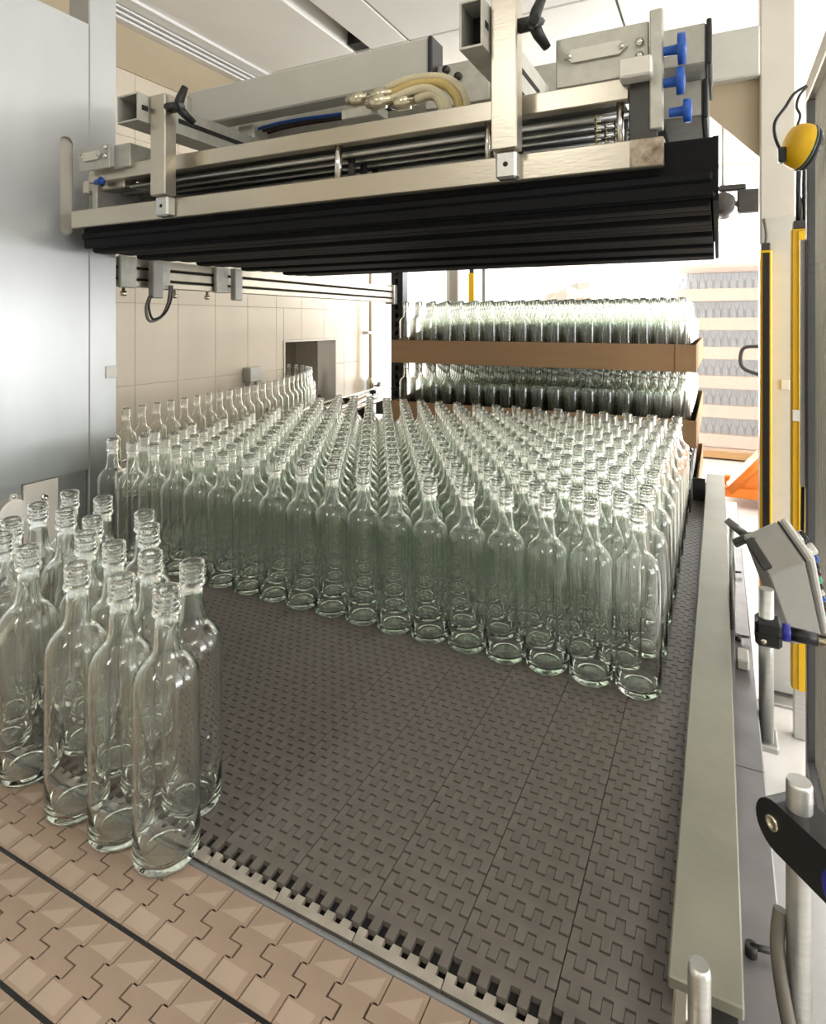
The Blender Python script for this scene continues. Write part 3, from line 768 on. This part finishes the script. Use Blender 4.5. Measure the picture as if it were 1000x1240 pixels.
# ear defenders hanging on the fence corner
em = thing('ear_defenders', 'yellow ear defender cup hanging by its black headband from the fence corner', 'ear defenders', (.196, 1.99, 1.078))
em.scale = (1.2, 1.2, 1.2)
am = Matrix.Rotation(R(26.6), 4, 'Z') @ Matrix.Rotation(R(18), 4, 'Y')     # cup axis across the view, tipped down
m = MB(); 
prof = [(0, 0), (.001, .024), (.006, .040), (.018, .050), (.034, .054), (.040, .0545)]
m.lathe(prof, 24, am @ T(0, 0, .01) @ Matrix.Scale(1.0, 4) @ ROTX @ Matrix.Scale(.78, 4, (0, 1, 0)) @ T(0, 0, -.03)); m.build('cup', 'yellow', em)
m = MB().lathe([(.040, .0545), (.043, .056), (.046, .055), (.047, .0)], 24, am @ T(0, 0, .01) @ ROTX @ Matrix.Scale(.78, 4, (0, 1, 0)) @ T(0, 0, -.03)); m.build('cup_rim', 'dark_green', em)
m = MB().lathe([(.046, .050), (.052, .053), (.060, .050), (.062, .03), (.062, 0)], 24, am @ T(0, 0, .01) @ ROTX @ Matrix.Scale(.78, 4, (0, 1, 0)) @ T(0, 0, -.03)); m.build('cushion', 'black_plastic', em)
rv = Vector((.8937, .4487, 0))
def ep(r_, u): q = rv * r_; return (q.x, q.y, u)
MB().tube(spline([ep(-.038, -.005), ep(-.052, .03), ep(-.052, .065), ep(-.028, .10), ep(-.008, .13), ep(.02, .148)], 8), .0035, 8).build('headband', 'black_plastic', em)
MB().tube(spline([ep(.0, .058), ep(.006, .08), ep(-.002, .10), ep(.004, .125), ep(.022, .147)], 8), .003, 8).build('headband', 'dark_steel', em)
MB().bevbox(-.008, .008, -.01, .01, -.018, .018, .003, T(*ep(-.036, -.012))).build('hinge', 'black_plastic', em)

# ================================================================== CONTROL BOX
RV, UVv, TV = Vector((.8937, .4487, 0)), Vector((0, 0, 1)), Vector((.4487, -.8937, 0))
def cv(a, b, c): return (RV * a + UVv * b + TV * c).normalized()
nN, nL = cv(39, 22, 9.8), cv(55, -65, -73)
nW = nN.cross(nL); 
if nW.dot(cv(10, -35, 38.8)) < 0: nW = -nW
nL = (nW.cross(nN)).normalized() * (1 if (nW.cross(nN)).dot(nL) > 0 else -1)
P0 = Vector((.0404, 1.3071, .1974))
BM = Matrix(((nL.x, nW.x, nN.x, P0.x), (nL.y, nW.y, nN.y, P0.y), (nL.z, nW.z, nN.z, P0.z), (0, 0, 0, 1)))
cb = thing('control_box', 'tilted grey control box with buttons and switches on a swing arm', 'control box', P0)
def bp(mb, name, ms, parent=None):
    o = mb.build(name, ms, parent or cb); o.location = -P0 if parent is None else (0, 0, 0); return o
BL, BW, BD = .52, .083, .066
bp(MB().bevbox(0, BL, 0, BW, 0, BD, .003, BM), 'enclosure', 'enclosure_grey')
bp(MB().box(.001, BL - .001, .001, BW - .001, BD, BD + .003, BM), 'seal', 'black_plastic')
lid = bp(MB().bevbox(-.001, BL + .001, -.001, BW + .001, BD + .003, BD + .018, .005, BM), 'lid', 'grey_paint')
LT = BD + .018
for l in (.012, BL - .012, .10):
    for q in (.010, BW - .010): bp(MB().lathe([(0, .005), (.0008, .005), (.001, .003), (.0012, 0)], 10, BM @ T(l, q, LT - .0005)), 'lid_screw', 'chrome', lid)
bp(MB().box(.02, BL - .02, .018, BW - .018, LT, LT + .001, BM), 'legend_plate', 'black_plastic', lid)
k = 0
for i in range(11):
    for q in (.028, .054):
        col = ('black_plastic', 'blue', 'label_white', 'black_plastic', 'green', 'dark_red')[(i * 5 + (2 if q > .04 else 0)) % 6]
        b = bp(MB().lathe([(0, .0125), (.004, .0125), (.006, .011)], 16, BM @ T(.04 + .044 * i, q, LT)), 'bezel', 'chrome', lid)
        bp(MB().lathe([(.004, .0105), (.013, .0105), (.015, .009), (.0155, 0)], 16, BM @ T(.04 + .044 * i, q, LT)), 'push_button', col, lid)
m = MB(); m.bevbox(.03, .05, -.012, 0, -.02, .02, .002, BM); bp(m, 'arm_bracket', 'dark_steel')
bp(MB().tube([Vector((.026, 1.47, -.055)), Vector((.026, 1.47, .165))], .006, 8), 'support_rod', 'steel')
bp(MB().tube([Vector((.020, 1.48, .168)), P0 + nN * .012 + nW * .02 + nL * .004], .010, 4), 'swing_arm', 'dark_steel')
bp(MB().bevbox(-.005, 0, .010, BW - .012, -.003, .014, .002, BM), 'mount_plate', 'dark_steel')

# ================================================================== SENSOR POSTS ON THE RIGHT
s1 = thing('sensor_post', 'slim steel sensor post with black cross clamp beside the conveyor ledge', 'sensor post', (.0715, 1.18, -.10))
MB().tube([(0, 0, -.004), (0, 0, .252)], .0112, 20).build('rod', 'steel', s1)
m = MB(); m.bevbox(-.012, .018, -.02, .035, -.012, 0, .003); m.box(-.0125, -.01, -.02, .02, -.012, 0); m.build('foot_plate', 'steel', s1)
cl = MB().bevbox(-.017, .022, -.022, .016, .162, .205, .005).build('clamp', 'black_plastic', s1)
MB().box(-.0175, .0225, -.0225, -.0215, .182, .185).build('clamp_slit', 'dark_hole', cl)
MB().lathe([(0, .0045), (.001, .0045), (.0012, 0)], 10, T(-.005, -.0218, .172) @ Matrix.Rotation(R(90), 4, 'X')).build('clamp_screw', 'nickel', cl)
MB().tube([(.020, -.003, .186), (.034, -.003, .186)], .014, 14).build('lock_ring', 'deep_blue', s1)
MB().tube([(.034, -.003, .186), (.070, -.003, .184)], .011, 14).build('sensor', 'black_plastic', s1)
MB().tube([(.070, -.003, .184), (.112, -.003, .183)], .0105, 8).build('connector', 'nickel', s1)
MB().tube(spline([(.112, -.003, .183), (.135, -.003, .16), (.128, -.01, .06), (.105, -.02, -.06), (.095, -.02, -.30), (.10, 0, -.79)], 8), .006, 8).build('cable', 'cable_grey', s1)

s2 = thing('sensor_post', 'thick steel sensor post carrying a long black clamp with blue ringed hole', 'sensor post', (.064, .636, -.30))
MB().tube([(0, 0, 0), (0, 0, .490), (0, 0, .4935)], .0105, 24, True, [.0105, .0105, .0094]).build('rod', 'steel', s2)
MB().bevbox(-.02, .02, -.02, .02, -.012, 0, .003).build('foot_plate', 'steel', s2)
ax = Vector((.66, -.75, 0)).normalized()      # clamp points towards the operator side
pr = Vector((-ax.y, ax.x, 0))
def clampm(z): return Matrix(((ax.x, pr.x, 0, 0), (ax.y, pr.y, 0, 0), (0, 0, 1, z), (0, 0, 0, 1)))
poly = []
for i in range(13): a = R(90 + 180 * i / 12); poly.append((-.010 + .022 * math.cos(a), .022 * math.sin(a)))
for i in range(13): a = R(-90 + 180 * i / 12); poly.append((.10 + .022 * math.cos(a), .022 * math.sin(a)))
m = MB(); m.prism(poly, -.016, .016, clampm(.447) @ Matrix.Rotation(R(90), 4, 'X')); cl = m.build('clamp_arm', 'black_plastic', s2)
MB().lathe([(0, .0065), (.002, .0065), (.002, .004), (.001, .004), (.001, 0)], 14, clampm(.447) @ T(-.013, -.016, .002) @ Matrix.Rotation(R(90), 4, 'X')).build('clamp_screw', 'nickel', cl)
MB().lathe([(-.002, .014), (.003, .0195), (.005, .0195), (.006, .0155), (.0045, .014)], 24, clampm(.447) @ T(.060, -.0165, 0) @ Matrix.Rotation(R(90), 4, 'X')).build('lock_ring', 'deep_blue', cl)
MB().lathe([(0, .0142), (.003, .0142), (.0035, .0)], 24, clampm(.447) @ T(.060, -.0165, 0) @ Matrix.Rotation(R(90), 4, 'X')).build('reflector_face', 'dark_red', cl)
MB().tube(spline([(-.014, .004, .37), (-.017, -.004, .34), (-.010, -.014, .29), (.004, -.022, .24), (.014, -.022, .0), (.02, -.02, -.59)], 6), .006, 8).build('cable', 'cable_grey', s2)
br = MB().bevbox(-.0055, .0, -.03, .03, .0, .03, .002).build('mount_bracket', 'steel', s2)

s3 = thing('guide_post', 'short bare steel rod standing on a pale flat bracket at the rail end', 'guide post', (-.0135, .528, -.06))
MB().tube([(0, 0, 0), (0, 0, .150), (0, 0, .156)], .0085, 20, True, [.0085, .0085, .0070]).build('rod', 'steel', s3)
m = MB(); m.bevbox(-.020, -.008, -.035, .025, -.05, .105, .002); m.build('flat_bracket', 'aluminium', s3)
MB().bevbox(-.02, .02, -.03, .02, -.052, .0, .003).build('foot_block', 'steel', s3)

# ================================================================== LEFT STEEL CABINET
cab = thing('steel_cabinet', 'tall brushed steel machine panel with oblong slot beside the bottle block', 'machine panel', (-1.56, .8, FZ))
CO = Vector((-1.56, .8, FZ))
def cp(mb, name, ms, parent=None):
    o = mb.build(name, ms, parent or cab); o.location = -CO if parent is None else (0, 0, 0); return o
# front sheet with a real oblong opening: built from strips around the slot
y0, y1, zb, zt = .20, 1.097, .195, 1.42
sy, s0, s1_, hw = 1.034, .850, 1.076, .0175
n = 8; m = MB(); xf = -1.55
outer = [(y0, zb), (y1, zb), (y1, zt), (y0, zt)]
lob = [(sy + hw * math.cos(a), s0 + hw * math.sin(a)) for a in [math.pi + math.pi * i / n for i in range(n + 1)]]
hib = [(sy + hw * math.cos(a), s1_ + hw * math.sin(a)) for a in [math.pi * i / n for i in range(n + 1)]]
def face(ps): o_ = len(m.v); m.add([(xf, a, b) for a, b in ps], [tuple(range(len(ps)))])
face([(y0, zb), (sy - hw, zb), (sy - hw, zt), (y0, zt)]); face([(sy + hw, zb), (y1, zb), (y1, zt), (sy + hw, zt)])
face([(sy - hw, zb)] + [(sy + hw, zb)] + lob[::-1]); face([(sy + hw, zt), (sy - hw, zt)] + hib[::-1])
m.box(xf - .006, xf - .001, y0, sy - hw - .002, zb, zt); m.box(xf - .006, xf - .001, sy + hw + .002, y1, zb, zt)
cp(m, 'front_sheet', 'satin_sheet')
cp(MB().box(xf - .012, xf - .008, sy - .03, sy + .03, s0 - .03, s1_ + .03), 'slot_backing', 'cream_paint')
cp(MB().bevbox(-1.64, xf - .002, 1.1, 1.186, FZ, CZ - .02, .003), 'corner_post', 'satin_sheet')
cp(MB().box(-1.66, xf - .013, y0, 1.098, FZ, zt - .005), 'cabinet_body', 'satin_sheet')
m = MB(); m.bevbox(xf - .002, xf + .001, 1.150, 1.186, .44, .475, .0005); cp(m, 'latch_tab', 'galvanised')
mo = thing('machine_mount', 'beige bolted mounting block with round reflector below the steel panel', 'machine mount', (-1.552, .884, FZ))
MB().bevbox(-.010, .0, .04, .129, 0, UP + .192, .002).build('block', 'cream_paint', mo)
MB().bevbox(-.010, -.002, -.20, .038, 0, UP + .17, .002).build('block', 'galvanised', mo)
MB().lathe([(0, .009), (.006, .008), (.007, .004), (.004, .004), (.004, 0)], 14, T(0, .09, UP + .150) @ ROTX).build('bolt', 'chrome', mo)
mo2 = Matrix(((0, 0, 1, .125), (1, 0, 0, -.060), (0, 1, 0, UP + .165), (0, 0, 0, 1)))
MB().lathe([(0, .030), (.006, .034), (.009, .034), (.010, .030), (.0095, 0)], 28, mo2).build('reflector', 'label_white', mo)
MB().prism([(-.008, .028), (.008, .028), (.006, .046), (-.006, .046)], .0, .006, mo2).build('reflector_tab', 'label_white', mo)
MB().lathe([(0, .004), (.002, .004), (.0025, 0)], 10, mo2 @ T(0, .040, .006)).build('screw', 'chrome', mo)
MB().tube([(0, -.06, UP + .12), (.125, -.06, UP + .125)], .008, 10).build('stem', 'dark_steel', mo)
# guide rail at the left of the loose group
gr = thing('bottle_guide', 'pale guide rail on clamps left of the loose bottle group', 'guide rail', (-1.12, .55, 0))
MB().tube([(-.06, -.12, .12), (.0, .0, .12), (-.02, .16, .12), (-.12, .32, .12)], .010, 12).build('upper_bar', 'label_white', gr)
MB().tube([(-.06, -.12, .06), (.0, .0, .06), (-.02, .16, .06), (-.12, .32, .06)], .010, 12).build('lower_bar', 'label_white', gr)
for y in (0, .16): MB().tube([(-.03, y, .0), (-.03, y, .15)], .008, 10).build('post', 'steel', gr); MB().bevbox(-.045, -.005, y - .012, y + .012, .048, .132, .003).build('clamp', 'dark_steel', gr)
# dark deck plate between panel and belt
dk = tag(MB().bevbox(-1.546, -1.502, .52, 2.0, -.10, -.012, .003).build('deck_plate', 'dark_steel'), 'dark steel deck plate below the brushed steel panel', 'plate')

# ================================================================== GUIDE BEAM ON THE LEFT, BLACK POST
gb = thing('guide_beam', 'long aluminium guide beam with sensors running along the tiled wall side', 'beam', (-1.68, 2.1, .712))
m = MB(); GX = -1.68
MB().bevbox(-.02, .02, -.91, .95, .0, .020, .002).build('lower_flange', 'aluminium', gb)
MB().bevbox(-.015, .018, -.91, .95, .028, .056, .002).build('web', 'aluminium', gb)
MB().bevbox(-.02, .02, -.91, .95, .064, .092, .002).build('upper_flange', 'aluminium', gb)
for z in (.020, .056): MB().box(-.015, .008, -.90, .94, z, z + .008).build('groove', 'dark_hole', gb)  # dark strips put the shade of the profile grooves into colour
for y, w_ in ((-.80, .03), (-.66, .022), (-.40, .03)):
    MB().bevbox(.02, .036, y - w_, y + w_, -.005, .095, .003).build('clamp_plate', 'galvanised', gb)
def sensor_block(y, z0, z1):
    b = MB().bevbox(.036, .062, y - .02, y + .02, z0, z1, .003).build('sensor_block', 'enclosure_grey', gb)
    MB().lathe([(0, .006), (.006, .006), (.007, 0)], 10, T(.049, y, z1 - .012) @ ROTX).build('lamp_lens', 'label_white', b)
sensor_block(-.71, -.035, .09); sensor_block(-.34, -.03, .09)
MB().tube(spline([(.05, -.735, -.03), (.052, -.75, -.07), (.05, -.735, -.108), (.05, -.69, -.095), (.048, -.66, -.05), (.048, -.65, .01)], 8), .005, 8).build('cable', 'cable_grey', gb)
MB().tube(spline([(.05, -.73, -.03), (.055, -.742, -.062), (.054, -.725, -.102), (.054, -.68, -.085), (.05, -.65, -.04), (.05, -.645, .01)], 8), .004, 8).build('cable', 'black_plastic', gb)
for y in (-.80, -.45, -.60): MB().lathe([(-.03, .007), (-.028, .010), (-.015, .010), (-.014, .005), (0, .005)], 8, T(.01, y, .0)).build('adjusting_screw', 'nickel', gb)
MB().bevbox(-.03, .03, .95, .99, -.01, .10, .003).build('end_bracket', 'steel', gb)
ps = thing('perforated_post', 'black perforated steel upright at the far end of the guide beam', 'post', (-1.66, 3.13, FZ))
e = .003
for sx, wd in ((-1, 0), (1, 0)): MB().box(sx * .035 - e, sx * .035 + e, -.03, .03, 0, UP + 1.0).build('flange', 'black_plastic', ps)
m = MB(); z = 0
while z < UP + .96:
    m.box(-.032, -.010, -.031, -.027, z, z + .05); m.box(.010, .032, -.031, -.027, z, z + .05); m.box(-.010, .010, -.031, -.027, z, z + .022); z += .05
m.build('slotted_face', 'black_plastic', ps)
MB().box(-.032, .032, .024, .030, 0, UP + 1.0).build('back_face', 'frame_grey', ps)
MB().bevbox(-.07, .07, -.07, .07, -.0, .012, .003).build('foot_plate', 'dark_steel', ps)

# wall fittings
jb = thing('junction_box', 'small grey junction box on the beige tiles above the bottle file', 'junction box', (XL + .0, 2.69, .305))
MB().bevbox(0, .05, -.055, .055, -.045, .04, .006).build('body', 'enclosure_grey', jb)
MB().bevbox(.05, .058, -.052, .052, -.042, .037, .004).build('lid', 'grey_paint', jb)
for y in (-.03, .03): MB().tube([(.025, y, -.045), (.025, y, -.08)], .009, 10).build('cable_gland', 'enclosure_grey', jb)
wp = thing('wall_pipe', 'thin vertical pipe with valve on the white wall past the hole', 'pipe', (XL + .04, 3.98, FZ))
MB().tube([(0, 0, 0), (0, 0, 2.7)], .012, 12).build('pipe', 'soffit_tan', wp)
for z in (.3, 1.42, 2.3): MB().bevbox(-.04, .012, -.045, .02, z - .01, z + .01, .003).build('pipe_clip', 'steel', wp)
MB().lathe([(-.06, .016), (-.03, .03), (.03, .03), (.06, .016)], 14, T(.0, 0, 1.02)).build('valve_body', 'nickel', wp)
MB().lathe([(0, .006), (.05, .006), (.052, .028), (.06, .03), (.064, 0)], 14, T(.02, 0, 1.02) @ ROTX).build('valve_wheel', 'dark_steel', wp)

# ================================================================== PALLET STACK
SX0, SX1, SY0, SY1 = -1.455, -.095, 2.70, 3.86
ST = [.402, .098, -.206, -.51]
pal = thing('pallet', 'wooden pallet under the stack of bottle layers', 'pallet', (-.775, 3.28, FZ))
for y in (-.5, 0, .5):
    MB().box(-.68, .68, y - .05, y + .05, .0, .02).build('bottom_board', 'wood', pal)
    for x in (-.62, 0, .62): MB().bevbox(x - .06, x + .06, y - .05, y + .05, .02, .10, .003).build('block', 'wood', pal)
for k in range(7): MB().bevbox(-.69, .69, -.575 + k * .17, -.445 + k * .17, .10, .118, .002).build('deck_board', 'wood', pal)
MB().box(-.68, .68, -.58, .58, .118, .385).build('slip_sheet_pack', 'pale_board', pal)
ordn = ['topmost', 'second', 'third', 'lowest']
thin_lab = {0: ('clear glass bottle in front row of the topmost layer on the pallet', 'front bottles of the topmost pallet layer'), 1: ('clear glass bottle in front row of the pallet layer under the cardboard tray', 'front bottles of the second pallet layer')}
for t, z in enumerate(ST):
    tr = thing('cardboard_tray', 'brown cardboard tray holding the %s layer of bottles on the pallet' % ordn[t], 'tray', (-.775, 3.28, z))
    hx, hy = (SX1 - SX0) / 2 + .012, (SY1 - SY0) / 2 + .012
    MB().box(-hx, hx, -hy, hy, -.004, 0).build('base_sheet', 'cardboard', tr)
    MB().box(-hx, hx - .03, -hy - .003, -hy, -.004, .108).build('front_flap', 'cardboard', tr)
    MB().box(-hx, hx, hy, hy + .003, -.004, .108).build('rear_flap', 'cardboard', tr)
    MB().box(hx, hx + .003, -hy, hy, -.004, .108, T(0, 0, 0) @ Matrix.Rotation(R(0), 4, 'Z')).build('side_flap', 'cardboard', tr)
    MB().box(-hx - .003, -hx, -hy, hy, -.004, .108).build('side_flap', 'cardboard', tr)
    MB().box(hx - .075, hx + .001, -hy - .006, -hy - .003, .0, .106).build('corner_flap', 'cardboard', tr)
    fb = MB()
    for r in range(17):
        n_ = 18 - (r % 2)
        for k in range(n_):
            x = SX0 + .042 + .0751 * k + (.0375 if r % 2 else 0); y = SY0 + .04 + .0651 * r
            if t < 2 and r == 0: bottle(bm_low, x, y, z + .0006, *thin_lab[t]); continue
            if t >= 2 and 2 < r < 15 and k < n_ - 3: continue
            fb.lathe(LOWP if t < 2 else THIN, 12 if t < 2 else 10, None, (x, y, z + .0006))
    tag(fb.build('palletised_bottles', 'bottle_glass' if t < 2 else 'thin_glass'), 'clear glass bottles filling the %s layer of the pallet stack' % ordn[t], 'bottles', None, 'stuff')

# second stack behind with a bundle of white film on top
st2 = thing('carton_stack', 'pale stack of flattened cartons behind the bottle pallet', 'carton stack', (-1.0, 5.15, FZ))
MB().bevbox(-.6, .6, -.4, .4, 0, .14, .005).build('pallet_base', 'wood', st2)
for k in range(6): MB().bevbox(-.58 + .004 * (k % 2), .58, -.39, .39 - .005 * (k % 2), .14 + k * .252, .14 + k * .252 + .248, .006).build('carton_bundle', 'pale_board', st2)
m = MB(); vs = []; fs = []; n1, n2 = 20, 10
random.seed(3)
for j in range(n2 + 1):
    for i in range(n1):
        a = 2 * math.pi * i / n1; e_ = (math.pi / 2) * j / n2
        rr = 1 + random.uniform(-.09, .09)
        vs.append((.30 * math.cos(a) * math.cos(e_) ** .6 * rr, .26 * math.sin(a) * math.cos(e_) ** .6 * rr, .25 * math.sin(e_) * rr))
for j in range(n2):
    for i in range(n1): fs.append((j * n1 + i, j * n1 + (i + 1) % n1, (j + 1) * n1 + (i + 1) % n1, (j + 1) * n1 + i))
m.add(vs, fs, False)
fl = m.build('film_bundle', 'white_paint', None, (-.99, 5.12, FZ + 1.652)); tag(fl, 'crumpled bundle of white plastic film lying on the carton stack', 'plastic film')

# far film-wrapped pallet
fpt = thing('wrapped_pallet', 'tall film-wrapped pallet of bottle layers before the bright window wall', 'pallet load', (.33, 7.9, FZ))
MB().bevbox(-.78, .78, -.5, .5, .02, .13, .004).build('pallet_base', 'wood', fpt)
for k in range(7):
    z = .14 + k * .318
    if k == 6:
        MB().bevbox(-.76, .76, -.49, .49, z, z + .13, .05).build('top_cover', 'pale_board', fpt); break
    MB().bevbox(-.76, .76, -.49, .49, z, z + .135, .004).build('cardboard_tray', 'pale_board', fpt)
    fb = MB()
    for r in range(1):
        for i in range(20): fb.lathe(THIN, 8, None, (-.72 + i * .0757, -.44 + r * .075, z + .02))
    for i in range(9): fb.lathe(THIN, 8, None, (-.72, -.2 + i * .075, z + .02)); fb.lathe(THIN, 8, None, (.715, -.2 + i * .075, z + .02))
    o = fb.build('bottle_layer', 'thin_glass', fpt); o['kind'] = 'stuff'
    MB().box(-.66, .66, -.34, .42, z + .135, z + .31).build('inner_core', 'core_blue', fpt)
m = MB(); e_ = .0015
for (a, b, c, d) in ((-.79, .79, -.52, -.52 + e_), (-.79, .79, .52, .52 + e_), (-.79, -.79 + e_, -.52, .52), (.79, .79 + e_, -.52, .52)): m.box(a, b, c, d, .1, 2.15)
m.box(-.79, .79, -.52, .52, 2.19, 2.19 + e_); m.build('stretch_film', 'stretch_film', fpt)

# pallet jack
pj = thing('pallet_jack', 'orange hand pallet jack parked in front of the wrapped pallet', 'pallet jack', (.36, 5.75, FZ))
m = MB(); m.prism([(-.30, .13), (-.05, .13), (.10, .13), (.28, .13), (.28, .50), (.05, .50), (-.02, .47)], -.20, .20, Matrix(((1, 0, 0, 0), (0, 0, 1, 0), (0, 1, 0, 0), (0, 0, 0, 1)))); m.build('body', 'orange', pj)
m = MB(); m.bevbox(-.32, -.02, -.23, -.15, .09, .17, .006); m.build('fork', 'orange', pj)
m = MB(); m.bevbox(-.32, -.02, .15, .23, .09, .17, .006); m.build('fork', 'orange', pj)
m = MB(); m.tube([(-.28, -.22, .14), (.02, -.22, .50)], .035, 6); m.build('brace', 'orange', pj)
for y in (-.13, .13): MB().lathe([(-.03, .0), (-.03, .07), (-.026, .09), (.026, .09), (.03, .07), (.03, 0)], 20, T(.10, y - .12, .09) @ ROTY).build('wheel', 'black_plastic', pj)
MB().tube([(.2, 0, .3), (.14, .1, 1.0)], .02, 10).build('tiller', 'black_plastic', pj)
q = [(.14, .1, 1.0), (-.02, .1, 1.05), (-.14, .1, 1.09), (-.19, .1, 1.14), (-.19, .1, 1.24), (-.15, .1, 1.29), (-.02, .1, 1.295), (.14, .1, 1.29)]
MB().tube(spline(q, 6), .016, 10).build('handle_loop', 'black_plastic', pj)
MB().bevbox(.0, .24, -.10, .1, .23, .28, .01).build('pump', 'label_white', pj)

# hanging fixtures behind the head at the right
sl = thing('camera_unit', 'dark blue spotlight-like unit clamped beyond the right end of the head', 'spotlight', (.02, 3.36, 1.17))
MB().lathe([(-.05, .035), (-.045, .05), (.04, .055), (.05, .045), (.05, 0)], 18, Matrix.Rotation(R(70), 4, 'X')).build('lamp_body', 'dark_steel', sl)
MB().bevbox(.06, .17, -.03, .03, -.04, .07, .006).build('driver_box', 'dark_steel', sl)
MB().tube([(0, 0, .05), (.0, 0, .16), (.0, .0, .83)], .009, 8).build('drop_rod', 'steel', sl)
MB().bevbox(-.02, .10, -.02, .02, .07, .10, .006).build('yoke', 'dark_steel', sl)
MB().tube([(.05, 0, .0), (.08, 0, .02)], .015, 8).build('bracket', 'chrome', sl)
hr = thing('ceiling_rack', 'white tubular rack hung on wires below the far ceiling', 'rack', (.25, 5.2, 1.78))
for dy in (-.25, 0, .25): MB().tube([(-.6, dy, .0 + dy * .2), (.9, dy, .02 + dy * .2)], .014, 8).build('rail', 'white_paint', hr)
MB().tube([(-.5, -.25, -.05), (.8, .25, .12)], .012, 8).build('diagonal', 'white_paint', hr)
for x in (-.45, .2, .75):
    MB().tube([(x, 0, .0), (x, 0, .22)], .004, 6).build('hanger_wire', 'frame_grey', hr)
MB().tube(spline([(.1, 0, 0), (.05, 0, -.12), (.02, 0, -.2)], 5), .006, 6).build('hanging_cable', 'frame_grey', hr)
MB().tube(spline([(.1, 0, 0), (.16, 0, -.10), (.2, 0, -.18)], 5), .006, 6).build('hanging_cable', 'frame_grey', hr)
# white upright and far light curtain on the left background
up = thing('machine_upright', 'pale grey upright behind the bottle pallet with a grey cover strip', 'upright', (-1.80, 4.3, FZ))
MB().bevbox(-.05, .05, -.05, .05, .0, 2.85, .004).build('column', 'white_paint', up)
MB().bevbox(-.02, .045, -.06, -.05, .1, 2.4, .002).build('cover_strip', 'enclosure_grey', up)
MB().bevbox(-.1, .1, -.1, .1, 0, .012, .003).build('foot_plate', 'steel', up)
lc3 = curtain(-1.62, 4.2, -.5, .96, 'short yellow light curtain beside the pale upright behind the pallet', .045, .05, False)
MB().bevbox(-.02, .02, -.02, .02, -.4, 0, .003).build('mount_post', 'steel', lc3)
